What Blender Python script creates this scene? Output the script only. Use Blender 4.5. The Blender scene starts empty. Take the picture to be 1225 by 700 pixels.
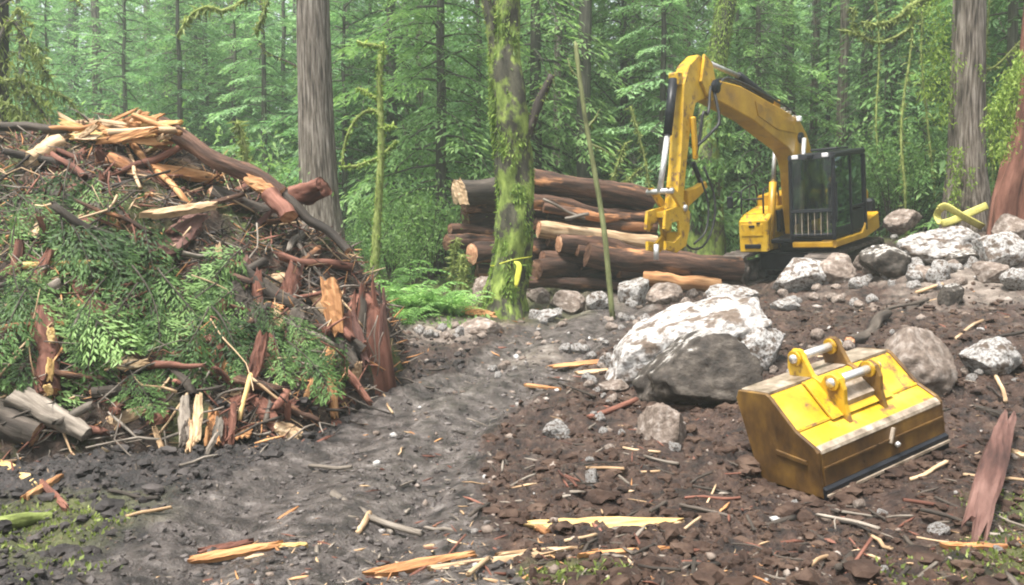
import bpy, math, random
import numpy as np
from mathutils import Vector, Matrix

rnd = random.Random(11)
rng = np.random.default_rng(11)
S = bpy.context.scene
COL = S.collection
PI = math.pi

# ------------------------------------------------------------------ camera, sky, sun, exposure
F, CX, CY, CAMZ = 1000.0, 612.5, 350.0, 1.7
PITCH = math.atan(40.0 / F)
cam_data = bpy.data.cameras.new('camera')
cam_data.sensor_fit = 'HORIZONTAL'
cam_data.sensor_width = 36.0
cam_data.lens = 36.0 * F / 1225.0
cam_data.clip_start, cam_data.clip_end = 0.1, 2000.0
cam = bpy.data.objects.new('camera', cam_data)
COL.objects.link(cam)
cam.location = (0, 0, CAMZ)
cam.rotation_euler = (PI / 2 - PITCH, 0, 0)
S.camera = cam

SUN_ELEV, SUN_AZ = math.radians(66), math.radians(222)   # azimuth measured clockwise from +Y
world = bpy.data.worlds.new('World')
S.world = world
world.use_nodes = True
wn, wl = world.node_tree.nodes, world.node_tree.links
wn.clear()
sky = wn.new('ShaderNodeTexSky')
sky.sky_type = 'NISHITA'
sky.sun_disc = False
sky.sun_elevation = SUN_ELEV
sky.sun_rotation = SUN_AZ
sky.air_density, sky.dust_density, sky.ozone_density = 1.0, 3.0, 1.0
hs = wn.new('ShaderNodeHueSaturation')
hs.inputs['Saturation'].default_value = 0.3
bg = wn.new('ShaderNodeBackground')
bg.inputs['Strength'].default_value = 0.055
wo = wn.new('ShaderNodeOutputWorld')
wl.new(sky.outputs[0], hs.inputs['Color'])
wl.new(hs.outputs[0], bg.inputs['Color'])
wl.new(bg.outputs[0], wo.inputs['Surface'])

sun_data = bpy.data.lights.new('sun', 'SUN')
sun_data.energy = 1.5
sun_data.angle = math.radians(11)
sun_data.color = (1.0, 0.96, 0.9)
sun = bpy.data.objects.new('sun', sun_data)
COL.objects.link(sun)
sd = Vector((math.sin(SUN_AZ) * math.cos(SUN_ELEV), math.cos(SUN_AZ) * math.cos(SUN_ELEV), math.sin(SUN_ELEV)))
sun.rotation_euler = sd.to_track_quat('Z', 'Y').to_euler()
sun.location = (0, 0, 60)

S.view_settings.view_transform = 'Standard'
S.view_settings.look = 'None'
S.view_settings.gamma = 1.0
S.view_settings.use_curve_mapping = False
S.view_settings.exposure = 2.75
S.cycles.use_denoising = True
S.cycles.max_bounces = 6
S.cycles.diffuse_bounces = 3
S.cycles.transmission_bounces = 4
S.cycles.transparent_max_bounces = 6
S.cycles.volume_bounces = 1
S.cycles.filter_width = 2.0

# ------------------------------------------------------------------ helpers: noise, projection
def _hash(ix, iy, iz, seed):
    n = (ix.astype(np.uint32) * np.uint32(0x9E3779B1)) ^ (iy.astype(np.uint32) * np.uint32(0x85EBCA77)) \
        ^ (iz.astype(np.uint32) * np.uint32(0xC2B2AE3D)) ^ np.uint32((seed * 7919 + 13) & 0xFFFFFFFF)
    n ^= n >> np.uint32(15); n *= np.uint32(0x2C1B3C6D); n ^= n >> np.uint32(12)
    n *= np.uint32(0x297A2D39); n ^= n >> np.uint32(15)
    return n.astype(np.float64) / 4294967295.0 * 2 - 1

def vnoise(p, seed=0):
    f = np.floor(p); i = f.astype(np.int64); t = p - f
    t = t * t * t * (t * (t * 6 - 15) + 10)
    r = 0
    for dx in (0, 1):
        wx = t[:, 0] if dx else 1 - t[:, 0]
        for dy in (0, 1):
            wy = t[:, 1] if dy else 1 - t[:, 1]
            for dz in (0, 1):
                wz = t[:, 2] if dz else 1 - t[:, 2]
                r = r + wx * wy * wz * _hash(i[:, 0] + dx, i[:, 1] + dy, i[:, 2] + dz, seed)
    return r

def fbm(p, scale, octv=4, seed=0, gain=0.5, ridge=False):
    p = np.asarray(p, float) * scale
    a, r, tot = 1.0, 0, 0.0
    for o in range(octv):
        v = vnoise(p + 17.3 * o, seed + o)
        if ridge: v = 1 - 2 * np.abs(v)
        r = r + a * v; tot += a; a *= gain; p = p * 2.03
    return r / tot

def fbm2(x, y, *a, **k):
    return fbm(np.stack([x, y, np.zeros_like(x)], 1), *a, **k)

CP, SP = math.cos(PITCH), math.sin(PITCH)
CAMV = np.array([0, 0, CAMZ])
def ray(px, py):
    a, b = (px - CX) / F, -(py - CY) / F
    return np.array([a, CP + b * SP, -SP + b * CP])
def P(px, py, D):
    """World point on the sight line of a photograph pixel at forward distance D."""
    d = ray(px, py)
    return CAMV + d * (D / d[1])
def project(p):
    v = np.asarray(p, float) - CAMV
    f = v[1] * CP - v[2] * SP
    u = v[1] * SP + v[2] * CP
    return CX + F * v[0] / f, CY - F * u / f

# ------------------------------------------------------------------ terrain heights
_cp = []
for px, py, D in [(0, 700, 4.2), (300, 700, 4.2), (612, 700, 4.2), (900, 700, 4.2), (1225, 700, 4.25), (60, 600, 5.8), (400, 560, 6.8),
                  (480, 500, 8.5), (600, 450, 10.6), (680, 400, 13), (720, 374, 15), (700, 353, 17.3), (560, 376, 15), (500, 392, 13.4),
                  (460, 440, 10.6), (350, 532, 7.7), (200, 546, 7.3), (50, 562, 6.9), (985, 590, 6.1), (1130, 545, 6.7), (890, 566, 6.6),
                  (1225, 560, 6.6), (1225, 640, 5.1), (830, 484, 8.6), (700, 490, 8.6), (950, 440, 9.2), (1225, 452, 8.5), (1100, 470, 8.3),
                  (1225, 385, 11), (1100, 388, 10.8), (1225, 325, 13.3), (1110, 322, 14), (1000, 348, 14), (900, 356, 15.0), (850, 352, 16.5),
                  (1150, 285, 16)]:
    _cp.append(P(px, py, D))
for x, y, z in [(4.8, 19, 1.0), (6.5, 19, 1.15), (8.2, 20.5, 1.75), (0, 20, 1.2), (-4, 15, .9), (-8, 18, 1.0), (10, 22, 2.3), (0, 26, 1.5), (-20, 25, 1.2),
                (14, 26, 2.8), (25, 25, 4), (-25, 45, 2.5), (0, 45, 3), (25, 45, 5), (-50, 90, 5), (0, 90, 6), (50, 90, 8), (-10, 8, .1), (-20, 8, .4),
                (16, 9, 1.0), (25, 9, 1.4), (0, -2, 0), (-10, -2, 0), (10, -2, 0.1), (0, -20, 0), (0, 200, 8), (150, 200, 10), (-150, 200, 8),
                (-150, 0, 2), (150, 0, 4), (-10, 12, .5)]:
    _cp.append(np.array([x, y, z]))
_cp = np.array(_cp)
def _phi(d2): return -np.sqrt(d2 + 1.5)
_d2 = ((_cp[:, None, :2] - _cp[None, :, :2]) ** 2).sum(2)
_n = len(_cp)
_A = np.zeros((_n + 1, _n + 1)); _A[:_n, :_n] = _phi(_d2) + np.eye(_n) * -0.02; _A[:_n, _n] = 1; _A[_n, :_n] = 1
_w = np.linalg.solve(_A, np.append(_cp[:, 2], 0))
def base_h(x, y):
    x = np.asarray(x, float); y = np.asarray(y, float)
    out = np.full(x.shape, _w[_n])
    for k in range(_n):
        out = out + _w[k] * _phi((x - _cp[k, 0]) ** 2 + (y - _cp[k, 1]) ** 2)
    return out
TRY = np.array([2.0, 4.3, 5.9, 7.4, 9.3, 10.5, 12.5, 15.0, 17.0])
TRX = np.array([-1.0, -1.2, -1.25, -1.05, -0.48, 0.03, 0.66, 1.55, 2.6])
TRW = np.array([1.3, 1.2, 1.05, 0.85, 0.85, 0.9, 0.95, 0.9, 0.6])
def sstep(a, b, v):
    t = np.clip((v - a) / (b - a), 0, 1)
    return t * t * (3 - 2 * t)
def track_mask(x, y):
    w = np.interp(y, TRY, TRW) + 0.25 * fbm2(x, y, 0.9, 3, 5)
    return sstep(1.15, 0.8, np.abs(x - np.interp(y, TRY, TRX)) / w) * sstep(17.5, 15.5, y)
def detail_h(x, y):
    tm = track_mask(x, y)
    amp = 0.10 * (1 - 0.62 * tm)
    z = amp * (fbm2(x, y, 1.7, 6, 21, 0.58) + 0.55 * fbm2(x, y, 6.0, 4, 33, 0.6, ridge=True) - 0.1)
    rough = np.clip(.75 + .9 * fbm2(x, y, .8, 2, 91), .15, 1.5)
    z = z + (1 - 0.6 * tm) * rough * (0.044 * fbm2(x, y, 9.0, 4, 36, .62) + 0.026 * fbm2(x, y, 18.0, 3, 37, .65, ridge=True))
    lf = sstep(.2, -1.0, x - np.interp(y, TRY, TRX)) * (1 - tm)
    z = z + lf * .05 * fbm2(x * 1.3, y, 3.6, 4, 39, .6, ridge=True)
    u = x - np.interp(y, TRY, TRX)
    for c in (-0.55, 0.5):
        q = (u - c + 0.12 * fbm2(x, y, .6, 2, 77)) / 0.22
        z = z - 0.075 * tm * np.exp(-q * q) * (1 + .5 * fbm2(x, y, 2.2, 3, 78))
        z = z + tm * np.exp(-q * q) * .010 * np.sin(y * 30 + 2.5 * np.sin(x * 7) + 3 * fbm2(x, y, 1.6, 2, 79))
        z = z + 0.025 * tm * np.exp(-((np.abs(q) - 1.9) / 0.6) ** 2)
    return z
BU, BD, BO = np.array([.882, .471]), np.array([-.471, .882]), np.array([2.29, 6.2])
def bucket_bed(x, y, z):
    u = (x - BO[0]) * BU[0] + (y - BO[1]) * BU[1]; d = (x - BO[0]) * BD[0] + (y - BO[1]) * BD[1]
    w = sstep(-.35, -.05, u) * sstep(1.85, 1.55, u) * sstep(-.85, -.2, d) * sstep(.75, .5, d)
    return z * (1 - w) + np.minimum(z, -.125 + .185 * u + .25 * (z - base_h(x, y))) * w
def ground_h(x, y):
    x = np.atleast_1d(np.asarray(x, float)); y = np.atleast_1d(np.asarray(y, float))
    return bucket_bed(x, y, base_h(x, y) + detail_h(x, y))
# slash pile surface
MX = np.array([-13, -9, -7, -6, -4.9, -3.85, -3.3, -2.75, -2.2, -1.8, -1.55, -1.4])
MR = np.array([2.6, 3.2, 3.25, 3.3, 3.45, 2.95, 2.6, 2.2, 1.8, 1.35, .8, .2])
BX = np.array([-13, -9, -4.3, -3.05, -2.05, -1.62, -1.45, -1.3])
BY = np.array([6.9, 6.8, 7.0, 7.4, 7.8, 8.9, 9.9, 10.6])
def mound_h(x, y):
    x = np.atleast_1d(np.asarray(x, float)); y = np.atleast_1d(np.asarray(y, float))
    r = np.interp(x, MX, MR); yf = np.interp(x, BX, BY); yr = 10.7 + 0.15 * np.sin(x * 1.7)
    g = base_h(x, y)
    t = np.clip((y - yf) / np.maximum(yr - yf, .05), -0.2, 1)
    front = np.sign(t) * np.abs(t) ** 0.85
    back = np.clip(1 - (y - yr) / 2.6, -0.2, 1)
    h = np.where(y < yr, front, back)
    z = g + (r - np.minimum(g, r)) * h
    inside = np.clip(h * 4, 0, 1) * (x < -1.3)
    z = z + inside * (0.36 * fbm2(x, y, .9, 4, 51) + 0.24 * fbm2(x, y, 2.1, 3, 52, .6) + 0.14 * fbm2(x, y, 4.0, 4, 53, ridge=True))
    return np.where((x > -1.3) | (h <= -0.1), g - 0.6, z - 0.12 * (1 - inside))
def H(x, y):
    return np.maximum(ground_h(x, y), mound_h(x, y))
def gz(x, y): return float(ground_h(x, y)[0])
_TS = np.concatenate([np.arange(3.0, 14, .03), np.arange(14, 40, .12)])
def hit(px, py, lift=0.0):
    """Where the sight line of a pixel meets the ground or the slash pile."""
    d = ray(px, py); d = d / d[1]
    p = CAMV[None] + d[None] * _TS[:, None]
    ok = np.nonzero(p[:, 2] < H(p[:, 0], p[:, 1]))[0]
    t = _TS[ok[0]] if len(ok) else 30.0
    q = CAMV + d * (t - lift)
    return q

# ------------------------------------------------------------------ helpers: meshes
class MB:
    """Collects vertices, faces and a rest coordinate, then links them as one mesh."""
    def __init__(self): self.v, self.r, self.f, self.m, self.t, self.n = [], [], [], [], [], 0
    def add(self, v, faces, rest=None, mi=0, tint=None):
        v = np.asarray(v, float).reshape(-1, 3)
        self.v.append(v); self.r.append(v if rest is None else np.asarray(rest, float).reshape(-1, 3))
        self.t.append(np.zeros(len(v)) if tint is None else np.broadcast_to(np.asarray(tint, float), (len(v),)))
        if isinstance(faces, np.ndarray): faces = [faces]
        groups = {}
        for f in faces:
            if isinstance(f, np.ndarray): self.f.append(f + self.n); self.m.append(np.full(len(f), mi, np.int32))
            else: groups.setdefault(len(f), []).append(f)
        for k, g in groups.items():
            self.f.append(np.array(g, int) + self.n); self.m.append(np.full(len(g), mi, np.int32))
        self.n += len(v)
        return self
    def mesh(self, name, mats, smooth=True):
        me = bpy.data.meshes.new(name)
        v = np.concatenate(self.v)
        me.vertices.add(len(v)); me.vertices.foreach_set('co', v.astype(np.float32).ravel())
        lt = np.concatenate([np.full(len(f), f.shape[1], np.int32) for f in self.f])
        li = np.concatenate([f.ravel() for f in self.f]).astype(np.int32)
        me.loops.add(len(li)); me.loops.foreach_set('vertex_index', li)
        me.polygons.add(len(lt))
        me.polygons.foreach_set('loop_start', np.concatenate([[0], np.cumsum(lt)[:-1]]).astype(np.int32))
        try: me.polygons.foreach_set('loop_total', lt)
        except Exception: pass
        if not isinstance(mats, (list, tuple)): mats = [mats]
        for m in mats: me.materials.append(m)
        me.polygons.foreach_set('material_index', np.concatenate(self.m))
        me.polygons.foreach_set('use_smooth', np.full(len(lt), smooth, bool))
        a = me.attributes.new('rest', 'FLOAT_VECTOR', 'POINT')
        a.data.foreach_set('vector', np.concatenate(self.r).astype(np.float32).ravel())
        a = me.attributes.new('tint', 'FLOAT', 'POINT')
        a.data.foreach_set('value', np.concatenate(self.t).astype(np.float32))
        me.update(calc_edges=True); me.validate()
        return me
    def build(self, name, mats, parent=None, smooth=True):
        return link(name, self.mesh(name, mats, smooth), parent)

def link(name, me, parent=None):
    o = bpy.data.objects.new(name, me)
    COL.objects.link(o)
    if parent is not None: o.parent = parent
    return o
def empty(name, loc=(0, 0, 0)):
    o = link(name, None); o.location = loc; o.empty_display_size = .2
    return o
def tag(o, label, cat, group=None):
    o['label'] = label; o['category'] = cat; o['kind'] = 'thing'
    if group: o['group'] = group
    return o
def kind(o, k): o['kind'] = k; return o
def dup(o, parent=None):
    c = o.copy(); COL.objects.link(c)
    if parent is not None: c.parent = parent
    for ch in o.children: dup(ch, c)
    return c
def shade_sharp(o, ang=35):
    for p in o.data.polygons: p.use_smooth = False
    return o

def norm(v):
    v = np.asarray(v, float); return v / (np.linalg.norm(v, axis=-1, keepdims=True) + 1e-12)
def spline(pts, n):
    """Smooth curve through points (Catmull-Rom)."""
    p = np.asarray(pts, float)
    if len(p) == 2: return p[0] + (p[1] - p[0]) * np.linspace(0, 1, n)[:, None]
    q = np.vstack([2 * p[0] - p[1], p, 2 * p[-1] - p[-2]])
    out = []
    for u in np.linspace(0, len(p) - 1, n):
        i = min(int(u), len(p) - 2); t = u - i
        a, b, c, d = q[i], q[i + 1], q[i + 2], q[i + 3]
        out.append(.5 * (2 * b + (c - a) * t + (2 * a - 5 * b + 4 * c - d) * t * t + (3 * b - a - 3 * c + d) * t ** 3))
    return np.array(out)
def frames(path, up=None):
    t = norm(np.gradient(path, axis=0))
    n = np.zeros_like(path)
    a = np.array(up if up is not None else ([0, 0, 1] if abs(t[0, 2]) < .9 else [1, 0, 0]), float)
    for i in range(len(path)):
        a = a - t[i] * a.dot(t[i]); a = a / (np.linalg.norm(a) + 1e-9); n[i] = a
    return t, n, np.cross(t, n)
def tube(mb, path, rad, seg=10, ridge=0.0, nr=9, rough=0.0, seed=0, flat=1.0, up=None, caps=True, mi=0, tint=None, jag=0.0, rscale=6.0):
    path = np.asarray(path, float); k = len(path)
    rad = np.broadcast_to(np.asarray(rad, float), (k,)).copy()
    t, n, b = frames(path, up)
    th = np.linspace(0, 2 * PI, seg, endpoint=False)
    ln = np.concatenate([[0], np.cumsum(np.linalg.norm(np.diff(path, axis=0), axis=1))])
    R = np.repeat(rad[:, None], seg, 1)
    cc = np.stack([np.cos(th)[None] * R, np.sin(th)[None] * R, np.repeat(ln[:, None], seg, 1)], 2)
    q = cc.reshape(-1, 3) * [1, 1, .35] + seed * 3.7
    if ridge:
        ang = np.repeat(th[None], k, 0)
        w = 0.6 * fbm(q, 1.0 / max(rad.max(), .01), 2, 3).reshape(k, seg)
        R = R * (1 + ridge * np.abs(np.sin(ang * nr / 2 + w * 2)) + ridge * .6 * fbm(q * [1, 1, .3], 5 / max(rad.max(), .01), 2, 4).reshape(k, seg))
    if rough: R = R * (1 + rough * fbm(q, rscale / max(rad.max(), .01) * .3, 4, 9).reshape(k, seg))
    v = path[:, None] + n[:, None] * (np.cos(th)[None] * R)[..., None] * flat + b[:, None] * (np.sin(th)[None] * R)[..., None]
    if jag:
        j = np.random.default_rng(seed + 5).uniform(-jag, jag, (2, seg))
        v[0] += t[0] * j[0][:, None]; v[-1] += t[-1] * j[1][:, None]
    i = np.arange(k - 1)[:, None] * seg; j = np.arange(seg)[None]; j2 = (j + 1) % seg
    f = np.stack([i + j, i + j2, i + seg + j2, i + seg + j], 2).reshape(-1, 4)
    fs = [f]
    if caps:
        fs += [tuple(range(seg - 1, -1, -1)), tuple(range((k - 1) * seg, k * seg))]
    mb.add(v.reshape(-1, 3), fs, cc.reshape(-1, 3) + seed * 1.3, mi, tint)
    return v
def box(mb, c, s, R=None, bev=0.0, mi=0):
    """Box with chamfered edges, centred at c, size s."""
    hx, hy, hz = np.array(s) / 2
    if bev <= 0:
        v = np.array([[x, y, z] for x in (-hx, hx) for y in (-hy, hy) for z in (-hz, hz)])
        f = [(0, 1, 3, 2), (4, 6, 7, 5), (0, 4, 5, 1), (2, 3, 7, 6), (0, 2, 6, 4), (1, 5, 7, 3)]
    else:
        b = min(bev, hx * .9, hy * .9, hz * .9)
        v, idx = [], {}
        for sx in (-1, 1):
            for sy in (-1, 1):
                for sz in (-1, 1):
                    for a in range(3):
                        p = [sx * (hx - b), sy * (hy - b), sz * (hz - b)]
                        p[a] = (sx * hx, sy * hy, sz * hz)[a]
                        idx[(sx, sy, sz, a)] = len(v); v.append(p)
        f = []
        for a in range(3):
            o1, o2 = [(1, 2), (2, 0), (0, 1)][a]
            for s_ in (-1, 1):
                q = []
                for u, w in ((-1, -1), (1, -1), (1, 1), (-1, 1)):
                    k_ = [0, 0, 0]; k_[a] = s_; k_[o1] = u; k_[o2] = w
                    q.append(idx[(*k_, a)])
                f.append(tuple(q if s_ > 0 else q[::-1]))
            for u in (-1, 1):
                for w in (-1, 1):
                    k0 = [0, 0, 0]; k0[a] = -1; k0[o1] = u; k0[o2] = w
                    k1 = list(k0); k1[a] = 1
                    q = [idx[(*k0, o1)], idx[(*k1, o1)], idx[(*k1, o2)], idx[(*k0, o2)]]
                    f.append(tuple(q if u * w < 0 else q[::-1]))
        for sx in (-1, 1):
            for sy in (-1, 1):
                for sz in (-1, 1):
                    q = [idx[(sx, sy, sz, a)] for a in range(3)]
                    f.append(tuple(q if sx * sy * sz > 0 else q[::-1]))
        v = np.array(v)
    if R is not None: v = v @ np.array(R).T
    mb.add(v + np.array(c), f, None, mi)
def prism(mb, poly, a0, a1, to3, bev=0.0, mi=0):
    """Polygon (2D list) extruded between lateral a0 and a1; to3(u, w, a) -> 3D. A chamfer of width bev runs round both sides."""
    p = np.array(poly, float); n = len(p)
    area = 0.5 * np.sum(p[:, 0] * np.roll(p[:, 1], -1) - np.roll(p[:, 0], -1) * p[:, 1])
    if area < 0: p = p[::-1]
    e = norm(np.roll(p, -1, 0) - p); nn = np.stack([e[:, 1], -e[:, 0]], 1)
    m = norm(nn + np.roll(nn, 1, 0)); c = np.clip((m * nn).sum(1), .5, 1)
    inn = p - m * (bev / c)[:, None]
    rings = [(inn, a0), (p, a0 + bev), (p, a1 - bev), (inn, a1)] if bev > 0 else [(p, a0), (p, a1)]
    v = np.array([to3(q[0], q[1], a) for r, a in rings for q in r])
    f = [tuple(range(n)), tuple(range((len(rings) - 1) * n + n - 1, (len(rings) - 1) * n - 1, -1))]
    for k in range(len(rings) - 1):
        for i in range(n):
            j = (i + 1) % n
            f.append((k * n + i, (k + 1) * n + i, (k + 1) * n + j, k * n + j))
    mb.add(v, f, None, mi)
def cyl(mb, p0, p1, r, seg=14, mi=0, r2=None):
    p0, p1 = np.array(p0, float), np.array(p1, float)
    tube(mb, np.stack([p0, p1]), [r, r if r2 is None else r2], seg, mi=mi)

# ------------------------------------------------------------------ materials
def _nodes(name):
    m = bpy.data.materials.new(name); m.use_nodes = True
    nt = m.node_tree; nt.nodes.clear()
    return m, nt
def ramp_node(nt, stops, fac):
    r = nt.nodes.new('ShaderNodeValToRGB')
    e = r.color_ramp.elements
    while len(e) < len(stops): e.new(0.5)
    for k, (p, c) in enumerate(stops): e[k].position = p; e[k].color = (*c, 1)
    nt.links.new(fac, r.inputs[0])
    return r.outputs[0]
def math_node(nt, op, a, b=None, clamp=False):
    n = nt.nodes.new('ShaderNodeMath'); n.operation = op; n.use_clamp = clamp
    for i, q in enumerate((a, b)):
        if q is None: continue
        if isinstance(q, (int, float)): n.inputs[i].default_value = q
        else: nt.links.new(q, n.inputs[i])
    return n.outputs[0]
def mixc(nt, fac, a, b, mode='MIX'):
    n = nt.nodes.new('ShaderNodeMix'); n.data_type = 'RGBA'; n.blend_type = mode
    for s, q in ((0, fac), (6, a), (7, b)):
        if isinstance(q, (int, float)): n.inputs[s].default_value = q
        elif isinstance(q, tuple): n.inputs[s].default_value = (*q, 1)
        else: nt.links.new(q, n.inputs[s])
    return n.outputs[2]
def coords(nt, src='rest', stretch=(1, 1, 1), jitter=True):
    if src == 'rest':
        a = nt.nodes.new('ShaderNodeAttribute'); a.attribute_name = 'rest'; v = a.outputs['Vector']
    elif src == 'world':
        v = nt.nodes.new('ShaderNodeNewGeometry').outputs['Position']
    else:
        v = nt.nodes.new('ShaderNodeTexCoord').outputs['Object']
    mp = nt.nodes.new('ShaderNodeMapping'); mp.inputs['Scale'].default_value = stretch
    nt.links.new(v, mp.inputs['Vector'])
    if jitter:
        oi = nt.nodes.new('ShaderNodeObjectInfo')
        nt.links.new(math_node(nt, 'MULTIPLY', oi.outputs['Random'], 61.0), mp.inputs['Location'])
    return mp.outputs[0]
def noise_node(nt, vec, scale, detail=5, rough=.6, dist=0.0):
    n = nt.nodes.new('ShaderNodeTexNoise')
    n.inputs['Scale'].default_value = scale; n.inputs['Detail'].default_value = detail
    n.inputs['Roughness'].default_value = rough; n.inputs['Distortion'].default_value = dist
    nt.links.new(vec, n.inputs['Vector'])
    return n.outputs['Fac']
def mat(name, stops, scale=4.0, stretch=(1, 1, 1), src='rest', rough=.8, bump=.4, bscale=None, bdist=.01, var=.2, metal=0.0, spec=.3,
        over=None, over_scale=2.0, over_rng=(.5, .58), over_stretch=None, rough_var=0.0, top=None):
    """Principled material: noise ramp, optional second ramp laid over by a noise threshold, bump, brightness varied per object.
    top = (colour, low, high): a bright tone painted on upward faces, as light from above."""
    m, nt = _nodes(name)
    vec = coords(nt, src, stretch)
    n1 = noise_node(nt, vec, scale, 6, .62)
    col = ramp_node(nt, stops, n1)
    if over:
        v2 = coords(nt, src, over_stretch or stretch)
        n2 = noise_node(nt, v2, over_scale, 4, .6)
        f = nt.nodes.new('ShaderNodeMapRange'); f.inputs[1].default_value, f.inputs[2].default_value = over_rng
        nt.links.new(n2, f.inputs[0])
        col = mixc(nt, f.outputs[0], col, ramp_node(nt, over, n1))
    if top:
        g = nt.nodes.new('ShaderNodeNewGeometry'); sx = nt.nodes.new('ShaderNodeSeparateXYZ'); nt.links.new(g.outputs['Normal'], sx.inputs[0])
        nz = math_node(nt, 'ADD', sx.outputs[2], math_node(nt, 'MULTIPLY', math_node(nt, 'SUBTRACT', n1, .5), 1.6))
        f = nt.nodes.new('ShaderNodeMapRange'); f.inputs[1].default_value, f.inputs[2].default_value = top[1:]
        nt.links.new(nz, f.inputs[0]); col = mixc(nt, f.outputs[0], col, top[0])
    if var:
        oi = nt.nodes.new('ShaderNodeObjectInfo')
        k = math_node(nt, 'ADD', math_node(nt, 'MULTIPLY', oi.outputs['Random'], 2 * var), 1 - var)
        cmb = nt.nodes.new('ShaderNodeCombineColor')
        for i in range(3): nt.links.new(k, cmb.inputs[i])
        col = mixc(nt, 1.0, col, cmb.outputs[0], 'MULTIPLY')
    b = nt.nodes.new('ShaderNodeBsdfPrincipled')
    nt.links.new(col, b.inputs['Base Color'])
    b.inputs['Metallic'].default_value = metal
    b.inputs['Specular IOR Level'].default_value = spec
    if rough_var:
        nt.links.new(math_node(nt, 'ADD', math_node(nt, 'MULTIPLY', n1, rough_var), rough - rough_var / 2, True), b.inputs['Roughness'])
    else: b.inputs['Roughness'].default_value = rough
    if bump:
        nb = noise_node(nt, vec, bscale or scale * 3, 6, .7)
        bp = nt.nodes.new('ShaderNodeBump'); bp.inputs['Strength'].default_value = bump; bp.inputs['Distance'].default_value = bdist
        nt.links.new(nb, bp.inputs['Height']); nt.links.new(bp.outputs[0], b.inputs['Normal'])
    o = nt.nodes.new('ShaderNodeOutputMaterial'); nt.links.new(b.outputs[0], o.inputs[0])
    return m
def leafmat(name, dark, mid, light, transl=.42, var=.25):
    m, nt = _nodes(name)
    a = nt.nodes.new('ShaderNodeAttribute'); a.attribute_name = 'tint'
    oi = nt.nodes.new('ShaderNodeObjectInfo')
    f = math_node(nt, 'ADD', a.outputs['Fac'], math_node(nt, 'MULTIPLY', math_node(nt, 'SUBTRACT', oi.outputs['Random'], .5), var * 1.6), True)
    col = ramp_node(nt, [(0, dark), (.5, mid), (1, light)], f)
    d = nt.nodes.new('ShaderNodeBsdfPrincipled'); d.inputs['Roughness'].default_value = .55; d.inputs['Specular IOR Level'].default_value = .25
    nt.links.new(col, d.inputs['Base Color'])
    t = nt.nodes.new('ShaderNodeBsdfTranslucent'); nt.links.new(mixc(nt, 1.0, col, (1.5, 1.6, 1.2), 'MULTIPLY'), t.inputs['Color'])
    mx = nt.nodes.new('ShaderNodeMixShader'); mx.inputs[0].default_value = transl
    nt.links.new(d.outputs[0], mx.inputs[1]); nt.links.new(t.outputs[0], mx.inputs[2])
    o = nt.nodes.new('ShaderNodeOutputMaterial'); nt.links.new(mx.outputs[0], o.inputs[0])
    return m

ST = (1, 1, .12)
BARK = mat('cedar_bark', [(.34, (.030, .023, .017)), (.46, (.125, .10, .077)), (.56, (.225, .19, .155)), (.70, (.38, .34, .295))], 26, (1, 1, .07), bump=1.0, bdist=.05, var=.05)
BARK_DARK = mat('dark_bark', [(.3, (.02, .016, .013)), (.55, (.06, .048, .038)), (.75, (.13, .105, .085))], 14, ST, bump=.8, bdist=.015, var=.3)
BARK_LOG = mat('log_bark', [(.3, (.016, .010, .008)), (.47, (.058, .032, .022)), (.62, (.13, .068, .044)), (.78, (.24, .14, .10))], 12, ST, bump=1.0, bdist=.03, var=.3,
               over=[(.3, (.24, .10, .042)), (.6, (.46, .22, .10))], over_scale=2.6, over_rng=(.56, .64), over_stretch=(1, 1, .35))
BARK_RED = mat('red_cedar_bark', [(.3, (.035, .015, .011)), (.48, (.13, .052, .034)), (.72, (.29, .135, .095))], 9, ST, bump=.9, bdist=.015, var=.15)
BARK_PINK = mat('peeled_bark', [(.3, (.032, .015, .012)), (.48, (.105, .050, .039)), (.7, (.23, .13, .105))], 7, ST, bump=.6, bdist=.01, var=.12)
WOOD_ORANGE = mat('torn_orange_wood', [(.3, (.13, .055, .025)), (.48, (.37, .175, .07)), (.7, (.58, .34, .165))], 16, ST, bump=.5, var=.2)
WOOD_TAN = mat('torn_tan_wood', [(.3, (.15, .09, .048)), (.48, (.38, .255, .145)), (.7, (.58, .44, .29))], 16, ST, bump=.5, var=.2)
WOOD_YELLOW = mat('fresh_yellow_wood', [(.3, (.27, .155, .05)), (.48, (.54, .35, .135)), (.7, (.70, .52, .26))], 14, ST, bump=.4, var=.05)
WOOD_GREY = mat('weathered_wood', [(.3, (.05, .042, .035)), (.48, (.15, .125, .10)), (.7, (.30, .26, .215))], 18, ST, bump=.8, var=.25)
END_GRAIN = mat('end_grain', [(.3, (.20, .075, .035)), (.5, (.42, .22, .12)), (.7, (.62, .42, .28))], 14, (1, 1, 1), bump=.4, var=.2)
END_DARK = mat('muddy_end_grain', [(.3, (.05, .024, .015)), (.5, (.14, .07, .042)), (.7, (.30, .17, .10))], 14, (1, 1, 1), bump=.5, var=.25)
BARK_FOREST = mat('muted_grey_bark', [(.3, (.03, .028, .02)), (.55, (.085, .082, .06)), (.75, (.17, .165, .13))], 14, ST, bump=.8, bdist=.015, var=.3)  # lighter, greener tone for muted forest trunks
MOSS_BARK = mat('mossy_bark', [(.3, (.015, .014, .010)), (.5, (.045, .042, .028)), (.7, (.085, .08, .05))], 9, (1, 1, .4), bump=.8, bdist=.03, var=.1,
                over=[(.3, (.05, .075, .014)), (.5, (.13, .18, .035)), (.7, (.27, .34, .08))], over_scale=3.4, over_rng=(.45, .53), over_stretch=(1, 1, .6))
MOSS_LIMB = mat('moss_covered_wood', [(.3, (.07, .085, .02)), (.5, (.18, .22, .055)), (.7, (.34, .38, .13))], 14, (1, 1, .6), bump=.9, bdist=.02, var=.2)
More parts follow.
